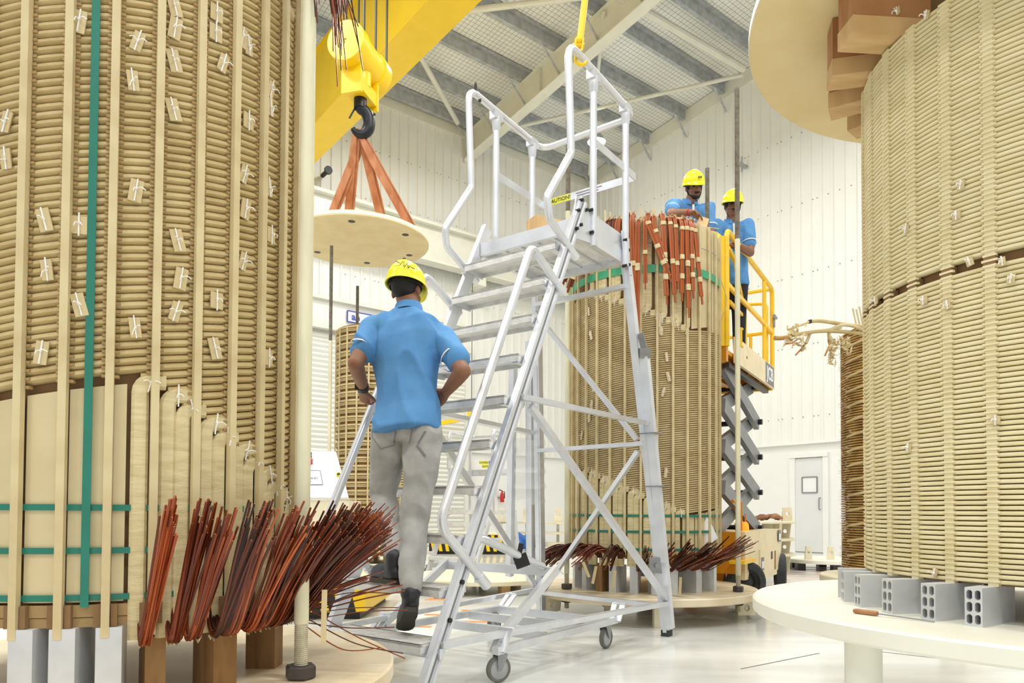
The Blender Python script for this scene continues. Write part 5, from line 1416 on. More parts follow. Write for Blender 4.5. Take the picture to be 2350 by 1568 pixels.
for s in ('L', 'R'):
    h, k, a = J['hip'+s], J['kn'+s], J['an'+s]
    chain(tr, [h + UP*0.03, h*0.75+k*0.25, h*0.45+k*0.55, k, k*0.5+a*0.5, a + (k-a)*0.10], [0.098, 0.100, 0.084, 0.072, 0.066, 0.056], 16)
chain(tr, [J['pelvis'] - UP*0.07, J['pelvis'] + UP*0.04], [0.172, 0.160], 20, 0.66, fw)
tm1 = remesh(tr, 'trousers', 0.0105, 5); wrinkle(tm1, 0.010, 9, 9); tro = part_mesh(tm1, 'trousers', 'jeans', w1)
# back pockets stitched on the jeans
def pocket(px, py, w_, h_, tilt):
    Y = 3.535; c = P(px, py, Y); Rr = Matrix.Rotation(tilt, 3, 'Y'); pts = [V((-w_/2, 0, h_/2)), V((w_/2, 0, h_/2)), V((w_/2, 0, -h_*0.3)), V((0, 0, -h_/2)), V((-w_/2, 0, -h_*0.3)), V((-w_/2, 0, h_/2))]
    mb = MB(); mb.tube([c + Rr @ p for p in pts], 0.0022, 5); return mb
from mathutils.bvhtree import BVHTree
_o = ORG[w1.name]; _bv = BVHTree.FromPolygons([v.co + _o for v in tm1.vertices], [tuple(p.vertices) for p in tm1.polygons])
def seam(pts, r=0.0024, m='ink_grey'):
    out = []
    for i in range(len(pts)-1):
        for k in range(6):
            t = k/6; x = pts[i][0]*(1-t) + pts[i+1][0]*t; y = pts[i][1]*(1-t) + pts[i+1][1]*t
            d = ray(x, y).normalized(); h = _bv.ray_cast(CAM, d)[0]
            if h is not None: out.append(h - d*0.0012)
    if len(out) > 2:
        mb = MB(); mb.tube(out, r, 5); mb.build('pocket_seam', m, tro)
for q in (((853, 985), (855, 1005), (874, 1030), (905, 1022), (911, 985)), ((908, 985), (902, 1022)), ((946, 985), (938, 1025)), ((978, 990), (958, 1022), (982, 1052)), ((975, 990), (956, 1022)), ((955, 1024), (979, 1054))): seam(q)
boot(w1, J['anL'], heelL, toeL, UP); boot(w1, J['anR'], heelR, toeR, V((0, 0.4, 0.9)))
h1, hL = helmet(w1, hc1, hf, hup, 1.0)
text_mesh('~/\\/v~', 0.045, 'ink', 'scribble', h1, hL(0.05, -0.122, 0.088), V((0.92, 0.2, -0.3)), V((0.25, 0.35, 0.85)), 0.001)
mb = MB(); d = (J['wrL']-J['elL']).normalized(); c = J['wrL'] - d*0.015; mb.tube([c - d*0.014, c + d*0.014], 0.0345, 18); mb.box(c + V((-0.03, -0.015, 0)), (0.015, 0.034, 0.036)); mb.build('wristwatch', 'black', w1)

# ---------------------------------------------------------------- two workers on the lift
def lift_worker(label, hc, fwd, hup, J, feet, body_f, mark, beard, handargs, skin='skin'):
    t = thing('person', label, 'person', (feet.x, feet.y, feet.z), None)
    r0 = V(body_f).cross(UP).normalized(); mb = MB()
    head(mb, hc, fwd, hup, 1.0)
    chain(mb, [J['neck'] - UP*0.03, hc - UP*0.05], [0.060, 0.056])
    for s in ('L', 'R'):
        sh, el, wr = J['sh'+s], J['el'+s], J['wr'+s]
        chain(mb, [sh, sh*0.5+el*0.5, el], [0.056, 0.050, 0.042]); chain(mb, [el, el*0.6+wr*0.4, wr], [0.043, 0.041, 0.028])
        o = r0*(0.09 if s == 'R' else -0.09); hp = J['pelvis'] + o - UP*0.05
        chain(mb, [hp, feet + o + UP*0.48, feet + o + UP*0.08], [0.08, 0.055, 0.042])
    chain(mb, [J['pelvis'], J['neck']], [0.11, 0.075], 14, 0.8, V(body_f))
    for ha in handargs: hand(mb, *ha)
    part_mesh(remesh(mb, 'body', 0.008, 4), 'body', skin, t)
    hair_cap(t, hc, fwd, hup); face_parts(t, hc, fwd, hup, 1.0, beard)
    sm_, r_, f_, u_, ce = shirt_mesh(J, body_f, 0.98); wrinkle(sm_, 0.018, 6, 2); part_mesh(sm_, 'shirt', 'shirt', t)
    collar(t, J, r_, f_, u_)
    mb = MB(); mb.bar(J['neck'] + f_*0.098 - u_*0.05, J['neck'] + f_*0.118 - u_*0.17, 0.022, 0.006, f_); mb.build('placket', 'shirt_trim', t, smooth=False)
    for s in ('L', 'R'): cuff_band(t, J['sh'+s], J['el'+s], 0.60, 0.635, 0.0765, 'shirt_trim')
    tr = MB()
    for o in (r0*0.09, r0*-0.09): chain(tr, [J['pelvis'] + o, feet + o + UP*0.5, feet + o + UP*0.12], [0.10, 0.075, 0.062], 14)
    chain(tr, [J['pelvis'] - UP*0.05, J['pelvis'] + UP*0.1], [0.160, 0.150], 18, 0.68, V(body_f))
    part_mesh(remesh(tr, 'trousers', 0.013, 4), 'trousers', 'trouser_dark', t)
    for o in (r0*0.09, r0*-0.09):
        hl = feet + o - V(body_f)*0.07; boot(t, feet + o + UP*0.13, hl, hl + V(body_f)*0.26, UP)
    h, L = helmet(t, hc, fwd, hup, 1.0)
    if mark:
        text_mesh('ae', 0.045, 'ink', 'helmet_mark', h, L(-0.012, 0.129, 0.085), -frame(fwd, hup)[0], frame(fwd, hup)[2]*0.8 - frame(fwd, hup)[1]*0.45, 0.001, 0.001)
    return t
DECK = 2.46
# worker leaning over the winding
Y1 = 6.98
hcA = P(1592, 430, Y1); fA = V((0.14, -0.93, -0.34)); uA = V((-0.08, -0.25, 0.9))
JA = dict(neck=P(1583, 462, Y1+0.06), pelvis=P(1572, 640, Y1+0.22), shL=P(1625, 480, Y1+0.02), shR=P(1545, 472, Y1-0.02))
JA['elR'] = P(1541, 492, 6.62); JA['wrR'] = P(1586, 487, 6.42)
JA['elL'] = P(1632, 545, 6.95); JA['wrL'] = P(1622, 575, 6.75)
fA0 = JA['pelvis'].copy(); fA0.z = DECK
lift_worker('person in a blue polo shirt leaning over the winding, yellow helmet with dark letters', hcA, fA, uA, JA, fA0, V((0.15, -0.95, 0)), True, True,
            [(JA['wrR'], V((0.75, -0.25, -0.55)), V((0.1, -0.4, -0.8)), V((0.2, -0.9, 0.2)), 0.35), (JA['wrL'], V((-0.2, -0.8, -0.3)), V((0, 0, -1)), V((-1, 0, 0)), 0.3)])
# worker holding papers behind the rail
Y2 = 7.25
hcB = P(1681, 472, Y2); fB = V((-0.05, -0.97, -0.22)); uB = V((0.0, -0.15, 0.95))
JB = dict(neck=P(1679, 508, Y2+0.05), pelvis=P(1676, 650, Y2+0.12), shL=P(1716, 520, Y2+0.02), shR=P(1643, 520, Y2+0.02))
JB['elL'] = P(1722, 580, 7.2); JB['wrL'] = P(1690, 560, 6.98); JB['elR'] = P(1638, 580, 7.2); JB['wrR'] = P(1664, 565, 6.98)
fB0 = JB['pelvis'].copy(); fB0.z = DECK
lift_worker('person in a blue polo shirt with a moustache standing behind the yellow lift rail', hcB, fB, uB, JB, fB0, V((-0.05, -0.98, 0)), False, False,
            [(JB['wrL'], V((-0.9, -0.25, -0.1)), V((0, -0.3, -1)), V((0, -0.4, 0.8)), 0.7), (JB['wrR'], V((0.9, -0.3, -0.1)), V((0, -0.3, -1)), V((0, -0.4, 0.8)), 0.7)], 'skin_dark')
# wooden wedge held by the leaning worker
c = P(1610, 520, 6.36); mb = MB(); Rw = Matrix.Rotation(0.35, 3, 'Y') @ Matrix.Rotation(-0.4, 3, 'X'); mb.box(c, (0.09, 0.04, 0.20), Rw); mb.box(c + Rw @ V((0, 0.025, 0)), (0.10, 0.012, 0.21), Rw); solo('wooden_wedge', mb, 'wood_light', 'pale wooden wedge held by the worker leaning over the winding', 'wedge', smooth=False)
# red thread bracelet
d = (JA['wrR']-JA['elR']).normalized(); pt_ = bpy.data.objects[[o.name for o in COL.objects if o.get('label', '').startswith('person in a blue polo shirt leaning')][0]]
mb = MB(); mb.tube([JA['wrR'] - d*0.03, JA['wrR'] - d*0.018], 0.0345, 16); mb.build('bracelet', 'ink_red', pt_)
# ------------------------------------------------------------------ scissor lift
SA = V((2.03, 6.62, 0)); SU = V((0.529, 0.8486, 0)); SN = V((-0.8486, 0.529, 0))
def SL(a, b, Z): return SA + SU*a + SN*b + UP*Z
sl = thing('scissor_lift', 'yellow scissor lift with raised platform behind the middle winding', 'lift', SL(0.9, 0.4, 0))
SRZ = Matrix.Rotation(math.atan2(SU.y, SU.x), 3, 'Z')
def sbox(nm, a0, a1, b0, b1, z0, z1, m, parent=None):
    mb = MB(); mb.box(SL((a0+a1)/2, (b0+b1)/2, (z0+z1)/2), (a1-a0, b1-b0, z1-z0), SRZ); return mb.build(nm, m, parent or sl, smooth=False)
mat('lift_orange_shade', (214, 140, 18), 0.4, 0, 0.04, 6)  # lift yellow with shade painted in, as on its near end
mat('arm_grey', (132, 134, 136), 0.4, 0.2, 0.05, 6)
PW = 0.82
# platform tray
sbox('deck', 0.0, 2.0, 0.02, PW-0.02, 2.40, 2.44, 'lift_orange_shade')
fa = sbox('fascia', 0.28, 2.04, -0.02, 0.01, 2.345, 2.60, 'lift_cream')
sbox('fascia', 0.0, 2.04, PW-0.01, PW+0.02, 2.345, 2.60, 'lift_cream')
sbox('end_beam', -0.02, 0.05, 0.0, PW, 2.31, 2.46, 'lift_orange_shade'); sbox('end_beam', 1.98, 2.04, 0, PW, 2.33, 2.58, 'lift_yellow')
for b in (0.10, 0.40, 0.72): sbox('deck_beam', 0.05, 1.98, b-0.03, b+0.03, 2.33, 2.40, 'lift_orange_shade')
for a in (0.5, 1.0, 1.5): sbox('deck_beam', a-0.03, a+0.03, 0.03, PW-0.03, 2.34, 2.39, 'lift_orange_shade')
sbox('under_rail', 0.2, 1.95, 0.03, 0.09, 2.29, 2.34, 'dark_steel')
hz = sbox('gate_base', -0.03, 0.02, 0.02, 0.42, 2.47, 2.70, 'lift_yellow')
mb = MB(); q = [SL(-0.032, 0.30, 2.53), SL(-0.032, 0.16, 2.53), SL(-0.032, 0.06, 2.67), SL(-0.032, 0.22, 2.67)]; mb.prism(q, SU*-0.004); mb.build('hazard_stripe', 'black', hz, smooth=False)
# lettering panel on the fascia
c = SL(1.78, -0.021, 2.475); mb = MB(); mb.box(c, (0.42, 0.004, 0.235), SRZ); lp2 = mb.build('name_plate', 'ink_grey', fa, smooth=False)
text_mesh('JCB', 0.21, 'paper_white', 'name_lettering', lp2, SL(1.78, -0.0245, 2.475), SU, UP, 0.002, 0.004)
# guard rails of rectangular tube
def srail(pts, w_=0.045, h_=0.045, m='lift_yellow', nm='guard_rail', r=0.07, parent=None):
    mb = MB(); mb.sweep(fillet([SL(*p) for p in pts], r, 5), rect(w_, h_, 0.2)); return mb.build(nm, m, parent or sl)
ZR = 3.57
for b in (0.0, PW):
    srail([(0.0, b, 2.45), (0.0, b, ZR), (2.02, b, ZR-0.02), (2.02, b, 2.45)], r=0.09)
    srail([(0.02, b, 3.05), (2.0, b, 3.03)], 0.035, 0.05, r=0.02)
    srail([(1.6, b, 2.60), (1.6, b, ZR-0.02)], 0.04, 0.04, nm='post', r=0.01)
srail([(0.25, 0.05, 3.48), (0.55, 0.05, 3.42), (0.62, 0.05, 3.25), (0.9, 0.05, 2.99), (0.92, 0.05, 2.5)], 0.04, 0.04, nm='extension_rail', r=0.05)
srail([(0.3, 0.05, 2.96), (0.9, 0.05, 2.94)], 0.03, 0.04, nm='extension_rail', r=0.02)
for Z in (ZR-0.02, 3.03): srail([(2.02, 0.0, Z), (2.02, PW, Z)], 0.04, 0.04, nm='end_rail', r=0.01)
for b in (0.25, 0.55): srail([(2.02, b, 2.5), (2.02, b, 3.03)], 0.035, 0.035, nm='post', r=0.01)
srail([(1.92, 0.04, 2.55), (1.92, 0.04, 3.35), (1.92, 0.45, 3.40)], 0.03, 0.03, nm='post', r=0.06)
# entry gate: arched tube with infill
gt = srail([(-0.01, 0.06, 2.72), (-0.01, 0.06, ZR-0.02), (-0.01, 0.44, ZR-0.02), (-0.01, 0.44, 2.72), (-0.01, 0.06, 2.72)], 0.045, 0.06, nm='gate', r=0.12)
srail([(-0.01, 0.06, 3.0), (-0.01, 0.44, 3.0)], 0.03, 0.06, nm='gate_bar', r=0.01, parent=gt)
srail([(0.0, 0.05, 2.45), (0.0, 0.05, 3.5)], 0.09, 0.05, nm='gate_post', r=0.01)
mb = MB(); mb.cyl(SL(1.93, -0.04, 3.20), SL(2.05, -0.04, 3.20), 0.02, 8); mb.cyl(SL(2.0, -0.03, 3.08), SL(2.0, -0.03, 3.22), 0.012, 8); mb.build('latch', 'steel', sl)
mb = MB(); mb.tube([SL(0.42, -0.045, 2.70), SL(0.36, -0.045, 2.70), SL(0.36, -0.045, 2.52), SL(0.42, -0.045, 2.52)], 0.012, 6); mb.build('hook_bracket', 'lift_yellow', sl)
# scissor arms: four stages on both sides
z0_, hs_ = 0.70, 0.405
for st in range(4):
    za, zb = z0_ + st*hs_, z0_ + (st+1)*hs_
    for b in (0.14, PW-0.14):
        for k, (p, q) in enumerate((((0.28, za), (1.64, zb)), ((0.28, zb), (1.64, za)))):
            bb = b + (-0.035 if k else 0.035)
            mb = MB(); mb.bar(SL(p[0], bb, p[1]), SL(q[0], bb, q[1]), 0.055, 0.145, UP, 0.05); ar = mb.build('scissor_arm', 'arm_grey', sl, smooth=False)
            mb = MB(); mb.cyl(SL(q[0], bb-0.07, q[1]), SL(q[0], bb+0.05, q[1]), 0.032, 12); mb.build('pivot_pin', 'black', ar)
for st in range(5):
    z = z0_ + st*hs_; mb = MB(); mb.cyl(SL(1.64, 0.14, z), SL(1.64, PW-0.14, z), 0.03, 12); mb.build('cross_shaft', 'black', sl)
mb = MB(); mb.cyl(SL(0.6, 0.41, 0.86), SL(1.3, 0.41, 1.12), 0.05, 12); mb.build('hydraulic_ram', 'black', sl)
# chassis
sbox('chassis', 0.16, 1.75, 0.02, PW+0.0, 0.16, 0.66, 'lift_orange_shade')
pod = sbox('side_pod', 0.02, 1.62, -0.16, 0.02, 0.24, 0.69, 'lift_cream')
sbox('pod_panel', 0.58, 1.38, -0.172, -0.16, 0.20, 0.50, 'lift_cream', pod)
sbox('slot', 1.08, 1.15, -0.176, -0.170, 0.38, 0.46, 'dark_steel', pod); sbox('slot', 1.25, 1.31, -0.176, -0.170, 0.26, 0.46, 'wood', pod)
for a, z in ((0.68, 0.36), (1.52, 0.62)):
    pl_ = sbox('sticker', a-0.06, a+0.06, -0.176, -0.170, z-0.07, z+0.06, 'ink_grey', pod)
    sbox('sticker_face', a-0.045, a+0.045, -0.178, -0.174, z-0.05, z+0.02, 'paper_white', pl_)
ep = sbox('end_panel', -0.06, -0.02, -0.14, PW+0.1, 0.30, 0.69, 'lift_orange_shade')
sbox('handle_slot', -0.066, -0.058, 0.18, 0.46, 0.58, 0.65, 'paper_white', ep)
pl_ = sbox('sticker', -0.066, -0.058, 0.04, 0.15, 0.44, 0.55, 'paper_white', ep)
text_mesh('SC', 0.07, 'ink', 'sticker_lettering', pl_, SL(-0.067, 0.095, 0.495), -SN, UP, 0.001)
sbox('fender', -0.16, 0.30, -0.20, -0.06, 0.40, 0.43, 'lift_yellow')
for (a, b, tw) in ((0.16, -0.12, 0.75), (1.70, -0.14, -0.25), (0.30, PW+0.06, 0.1), (1.70, PW+0.08, -0.2)):
    ax = (SN*math.cos(tw) + SU*math.sin(tw)).normalized(); c = SL(a, b, 0.205)
    mb = MB(); mb.lathe([(0.13, -0.06), (0.185, -0.06), (0.205, -0.045), (0.205, 0.045), (0.185, 0.06), (0.13, 0.06)], c, 32, ax, caps=False); wh = mb.build('wheel', 'rubber', sl)
    mb = MB(); mb.lathe([(0.03, -0.05), (0.10, -0.02), (0.132, -0.05), (0.132, 0.05), (0.10, 0.02), (0.03, 0.05)], c, 24, ax); mb.build('rim', 'black', wh)
srail([(0.30, -0.05, 0.69), (0.30, -0.05, 0.98), (0.12, -0.02, 0.98)], 0.03, 0.03, 'lift_orange_shade', 'step_rail', 0.02)
mb = MB(); mb.lathe([(0.04, 0), (0.042, 0.02), (0.036, 0.07), (0.02, 0.09)], SL(0.42, -0.06, 0.69), 14); mb.build('beacon', 'beacon', sl)
mb = MB(); mb.cyl(SL(0.45, -0.06, 0.69), SL(0.45, -0.06, 0.86), 0.007, 6); mb.build('aerial', 'lift_orange_shade', sl)
# ------------------------------------------------------------------ things further back
# slim winding under the hanging plate
CB = P(852, 1174, 9.2); CB = V((CB.x, CB.y, 0)); RB = 0.475
bw = thing('transformer_winding', 'slim tan winding far back under the hanging plate', 'winding', (CB.x, CB.y, 0.2))
mb = MB(); mb.lathe([(RB-0.03, 0.30), (RB-0.03, 3.22)], CB, 48); mb.build('inner_cylinder', 'core', bw)
mb = MB(); z = 0.36; k = 0
while z < 3.2:
    k += 1
    # one turn with the little step-over of a disc winding
    n = 64; vs = []; fs = []; sh = -1.9 + 0.0*k
    for i in range(n+1):
        a = 2*PI*i/n; dz = 0.034*(0.5+0.5*math.tanh(((a+sh+PI) % (2*PI) - PI)*9)) if k % 3 == 0 else 0
        for dr, h in ((-0.03, -0.0145), (0, -0.012), (0, 0.012), (-0.03, 0.0145)): vs.append(CB + dirv(a)*(RB+dr) + UP*(z+h+dz*0.8))
    for i in range(n):
        for j in range(3): q = 4*i+j; fs.append((q, q+4, q+5, q+1))
    mb.add(vs, fs); z += 0.0345
o = mb.build('winding_turns', 'turn', bw); o['kind'] = 'stuff'
sm = MB(); sm.bar(V((RB+0.004, 0, 0.3)), V((RB+0.004, 0, 3.2)), 0.02, 0.012, V((1, 0, 0))); me = sm.mesh('spacer_strip', (0, 0, 0.2), smooth=False); me.materials.append(MATS['strip'])
for i in range(20): inst('spacer_strip', me, bw, (0, 0, 0), i*2*PI/20 + 0.1)
for i in range(8):
    a = i*PI/4; mb = MB(); mb.box(CB + dirv(a)*(RB-0.08) + UP*0.25, (0.14, 0.06, 0.1), Matrix.Rotation(a, 3, 'Z')); mb.build('foot_block', 'wood_light', bw, smooth=False)
bp_ = thing('base_plate', 'round cream base plate under the slim far winding', 'base plate', (CB.x, CB.y, 0))
disc_mb(CB, 0.68, 0.2, 0.06, 64).build('plate', 'disc_cream', bp_)
for k in range(4): mb = MB(); mb.box(CB + dirv(k*PI/2+0.4)*0.55 + UP*0.07, (0.1, 0.1, 0.14)); mb.build('foot', 'disc_cream', bp_, smooth=False)
for lab, x, Y, top, th in (('thin tie rod with a long bare thread left of the slim far winding', 757, 8.75, 4.2, 3.0), ('short dark threaded rod behind the slim far winding', 818, 9.55, 3.95, 3.0), ('threaded rod end showing above the climbing worker, below the hanging plate', 925, 9.3, 4.25, 3.0)):
    q = P(x, 900, Y); tie_rod(lab, q.x, q.y, 0.2, top, (0.3, th), [(th, top, 'rod_thread')], [0.224], 0.023)
# far brown winding behind the right one, with bare conductor tails
CF = P(2085, 1174, 5.3); CF = V((CF.x, CF.y, 0)); RFw = 0.46
fw_ = thing('transformer_winding', 'brown winding behind the right one with taped conductor tails sticking out', 'winding', (CF.x, CF.y, 0.40))
mb = MB(); mb.lathe([(RFw-0.03, 0.42), (RFw-0.03, 2.26)], CF, 48); mb.build('inner_cylinder', 'core', fw_)
mb = MB(); z = 0.43
while z < 2.25:
    mb.lathe([(RFw-0.03, z-0.008), (RFw, z-0.006), (RFw, z+0.006), (RFw-0.03, z+0.008)], CF, 56, caps=False); z += 0.019
mb.build('winding_turns', 'turn_far', fw_)['kind'] = 'stuff'
af, _ = on_cyl(1966, 1000, CF, RFw)
for k in range(15):
    z = 0.55 + k*0.112; c = V((CF.x, CF.y, 0)); mb = MB()
    mb.sweep([c + dirv(af + s)*(RFw+0.004) + UP*(z + 0.03*(s+0.25)/0.5) for s in (-0.25, -0.1, 0.05, 0.2, 0.35)], rect(0.016, 0.018), scales=[0.7, 1, 1, 1, 0.7]); mb.build('step_over', 'turn', fw_)
mb = MB(); rr = random.Random(4)
for k in range(500):
    z = rr.uniform(0.43, 2.2); a = af + rr.uniform(-0.75, -0.12); p = CF + dirv(a)*RFw + UP*z; d = (dirv(a) + UP*rr.uniform(-0.6, 0.5) + tanv(a)*rr.uniform(-0.5, 0.5))*rr.uniform(0.008, 0.022)
    mb.bar(p, p + d, 0.0016, 0.0016)
mb.build('string_ends', 'string', fw_, smooth=False)['kind'] = 'stuff'
fo = thing('base_plate', 'cream base plate under the brown far winding', 'base plate', (CF.x, CF.y, 0)); disc_mb(CF, 0.62, 0.40, 0.06, 64).build('plate', 'disc_cream', fo)
for k in range(4): mb = MB(); mb.box(CF + dirv(k*PI/2+0.4)*0.45 + UP*0.17, (0.1, 0.1, 0.34)); mb.build('foot', 'disc_cream', fo, smooth=False)
TY = 4.75
def tail(pts, m, w_=0.028, h_=0.022, nm='conductor_tail', parent=None):
    mb = MB(); mb.sweep(smooth_path([P(*p) for p in pts], 6), rect(w_, h_)); return mb.build(nm, m, parent or fw_)
t1 = tail(((1995, 752, 5.0), (1940, 745, 4.8), (1885, 737, 4.7), (1860, 738, 4.7)), 'turn'); tail(((1860, 738, 4.7), (1835, 747, 4.7), (1808, 757, 4.7)), 'crepe', 0.02, 0.016, 'stripped_end', t1)
mb = MB(); mb.sweep([P(1862, 737.5, 4.7), P(1856, 739, 4.7)], rect(0.03, 0.024)); mb.build('tape_mark', 'ink', t1)
t2 = tail(((1995, 768, 5.0), (1940, 762, 4.8), (1890, 760, 4.72), (1850, 764, 4.7), (1815, 771, 4.68)), 'turn'); tail(((1815, 771, 4.68), (1795, 776, 4.66), (1778, 776, 4.65)), 'turn_far', 0.034, 0.026, 'stripped_end', t2)
t3 = tail(((1995, 765, 5.0), (1955, 748, 4.8), (1925, 748, 4.75), (1905, 760, 4.74), (1903, 775, 4.74), (1909, 782, 4.74)), 'strip', 0.022, 0.018)
t4 = tail(((1930, 752, 4.76), (1895, 758, 4.73), (1862, 764, 4.72), (1855, 776, 4.72), (1850, 788, 4.72)), 'strip', 0.022, 0.018)
for q, par in ((((1850, 788, 4.72), (1840, 800, 4.72), (1826, 815, 4.72)), t4), (((1905, 790, 4.74), (1899, 803, 4.74), (1893, 817, 4.74)), t3), (((1830, 788, 4.68), (1815, 788, 4.67), (1803, 790, 4.67)), t2)):
    tail(q, 'copper_tip', 0.012, 0.010, 'bare_copper', par)
rr = random.Random(8)
def rag(c, n, sp, parent):
    mb = MB()
    for k in range(n):
        p = c + V((rr.uniform(-1, 1)*sp[0], rr.uniform(-0.03, 0.03), rr.uniform(-1, 1)*sp[1])); a = V((rr.uniform(-1, 1), rr.uniform(-0.4, 0.4), rr.uniform(-1, 1))).normalized()*rr.uniform(0.012, 0.03); b = V((rr.uniform(-1, 1), rr.uniform(-0.6, 0.6), rr.uniform(-1, 1))).normalized()*rr.uniform(0.008, 0.02)
        mb.prism([p - a, p + b, p + a, p - b*0.6], (0.001, -0.003, 0.001))
    o = mb.build('torn_paper', 'paper_patch', parent, smooth=False); o['kind'] = 'stuff'
rag(P(1828, 765, 4.66), 26, (0.06, 0.05), t2); rag(P(1815, 785, 4.66), 14, (0.05, 0.02), t2); rag(P(1840, 797, 4.71), 12, (0.03, 0.035), t4); rag(P(1908, 808, 4.73), 40, (0.018, 0.085), t3); rag(P(1925, 783, 4.75), 26, (0.06, 0.022), t3); rag(P(1948, 798, 4.8), 16, (0.05, 0.03), t3)
for x, y in ((1957, 708), (1965, 710), (1972, 704), (1981, 698), (1985, 700)):
    mb = MB(); mb.bar(P(x+8, 745, 5.1), P(x, y, 5.1), 0.01, 0.006, V((0, -1, 0))); mb.build('rim_strip', 'strip', fw_, smooth=False)

# control desk behind the left tie rod
c0 = P(736, 1174, 6.0)
cdsk = thing('control_desk', 'white sloping control desk with a red push button behind the left tie rod', 'control desk', (c0.x, c0.y, 0.36))
def CD(x, y, z): return V((c0.x + x, c0.y + y, z))
HZT = 0.351
hw0, hw1 = 0.30, 0.36
mb = MB(); f_ = [CD(-hw1, -0.2, 0.98), CD(hw1-0.08, -0.2, 0.98), CD(hw0-0.13, 0.12, 1.39), CD(-hw0, 0.12, 1.39)]
f_ = [P(640, 1142, 5.8), P(800, 1142, 5.8), P(771, 1037, 6.1), P(650, 1032, 6.1)]
nn = (f_[1]-f_[0]).cross(f_[3]-f_[0]).normalized()
if nn.y > 0: nn = -nn
mb.prism(f_, -nn*0.03); mb.build('sloped_panel', 'paper_white', cdsk, smooth=False)
zb_ = f_[0].z - 0.02
mb = MB(); mb.prism([V((f_[0].x, f_[0].y+0.02, HZT)), V((f_[1].x, f_[1].y+0.02, HZT)), V((f_[1].x, f_[1].y+0.02, zb_)), V((f_[0].x, f_[0].y+0.02, zb_))], (0, 0.45, 0)); mb.build('cabinet', 'disc_cream', cdsk, smooth=False)
def onp(px, py, o=0.0): return PPL(px, py, f_[0] + nn*o, nn)
rx_ = (f_[1]-f_[0]).normalized(); ux_ = (f_[3]-f_[0]); ux_ = (ux_ - rx_*ux_.dot(rx_)).normalized()
for px, py, m in ((714, 1063, 'red'), (712, 1048, 'ink')):
    p = onp(px, py); mb = MB(); mb.lathe([(0.014, 0), (0.014, 0.03), (0.022, 0.032), (0.022, 0.045), (0.018, 0.05)], p, 16, nn); mb.build('push_button', m, cdsk)
mb = MB(); q = [onp(672, 1113, 0.002), onp(741, 1113, 0.002), onp(735, 1081, 0.002), onp(672, 1080, 0.002)]; mb.prism(q, nn*0.003); np_ = mb.build('name_plate', 'paper_white', cdsk, smooth=False)
for a, b in ((0, 1), (3, 2), (1, 2)):
    mb = MB(); mb.bar(q[a] + nn*0.004, q[b] + nn*0.004, 0.005, 0.003, nn); mb.build('plate_edge', 'ink_grey', np_, smooth=False)
text_mesh('EL', 0.032, 'ink', 'plate_lettering', np_, onp(680, 1097, 0.006), rx_, ux_, 0.001)
text_mesh('00-01', 0.032, 'ink', 'plate_lettering', np_, onp(719, 1098, 0.006), rx_, ux_, 0.001)
text_mesh('C', 0.028, 'ink', 'plate_lettering', np_, onp(682, 1086, 0.006), rx_, ux_, 0.001)
text_mesh('1)', 0.022, 'ink', 'plate_lettering', np_, onp(712, 1105, 0.006), rx_, ux_, 0.001)
mb = MB(); p = onp(777, 1089, 0.001); mb.lathe([(0.024, 0), (0.024, 0.003)], p, 20, nn); sk = mb.build('warning_sticker', 'label_yellow', cdsk)
mb = MB(); mb.lathe([(0.014, 0.003), (0.014, 0.005)], p, 16, nn); mb.build('sticker_mark', 'ink', sk)
# hazard-striped plinths
def hazard_plinth(label, x0, x1, y0, y1, z1, ns, rz=0.0, dx=0.0):
    c = V(((x0+x1)/2, (y0+y1)/2, 0)); t = thing('striped_plinth', label, 'plinth', c)
    Rz = Matrix.Rotation(rz, 3, 'Z')
    mb = MB(); mb.box(c + UP*(z1/2+0.03), (x1-x0, y1-y0, z1-0.06), Rz); mb.build('body', 'yellow', t, smooth=False)
    mb = MB(); mb.box(c + UP*(z1-0.005), (x1-x0+0.04, y1-y0+0.04, 0.03), Rz); mb.build('top_plate', 'disc_cream', t, smooth=False)
    mb = MB(); mb.box(c + UP*0.03, (x1-x0-0.1, y1-y0-0.1, 0.06), Rz); mb.build('base', 'black', t, smooth=False)
    w_ = (x1-x0)/ns
    for k in range(ns):
        a = -(x1-x0)/2 + k*w_; y = -(y1-y0)/2 - 0.001; zz = z1-0.03; s = min(w_*0.5, zz)
        mb = MB(); mb.prism([c + Rz @ V((a, y, 0.06)) , c + Rz @ V((a+w_*0.5, y, 0.06)), c + Rz @ V((a+w_*0.5-s*0.8, y, zz)) if False else c + Rz @ V((max(a-w_*0.45, -(x1-x0)/2) + w_*0.5*(a-w_*0.45 > -(x1-x0)/2), y, zz)), c + Rz @ V((max(a-w_*0.45, -(x1-x0)/2), y, zz))], Rz @ V((0, -0.003, 0))); mb.build('stripe', 'black', t, smooth=False)
hp0 = PZ(720, 1412, 0); hp1 = PZ(930, 1404, 0)
hazard_plinth('yellow and black striped steel plinth carrying the control desk', hp0.x - 0.5, hp1.x-0.25, hp0.y - 0.25, hp0.y + 1.0, 0.34, 7, 0.0)
hp0 = PZ(985, 1272, 0); hp1 = PZ(1172, 1272, 0)
hazard_plinth('far yellow and black striped plinth seen through the ladder', hp0.x, hp1.x, 14.2, 15.2, 0.42, 12)
# empty base plate on feet behind the ladder
c = P(1105, 1174, 7.95); c = V((c.x, c.y, 0)); ep_ = thing('base_plate', 'empty round cream base plate on low feet behind the ladder', 'base plate', c)
disc_mb(c, 0.82, 0.155, 0.05, 64).build('plate', 'disc_cream', ep_)
for k in range(6):
    a = -2.2 + k*PI/3; mb = MB(); mb.box(c + dirv(a)*0.66 + UP*0.052, (0.1, 0.1, 0.105), Matrix.Rotation(a, 3, 'Z')); mb.build('foot', 'wood_light', ep_, smooth=False)
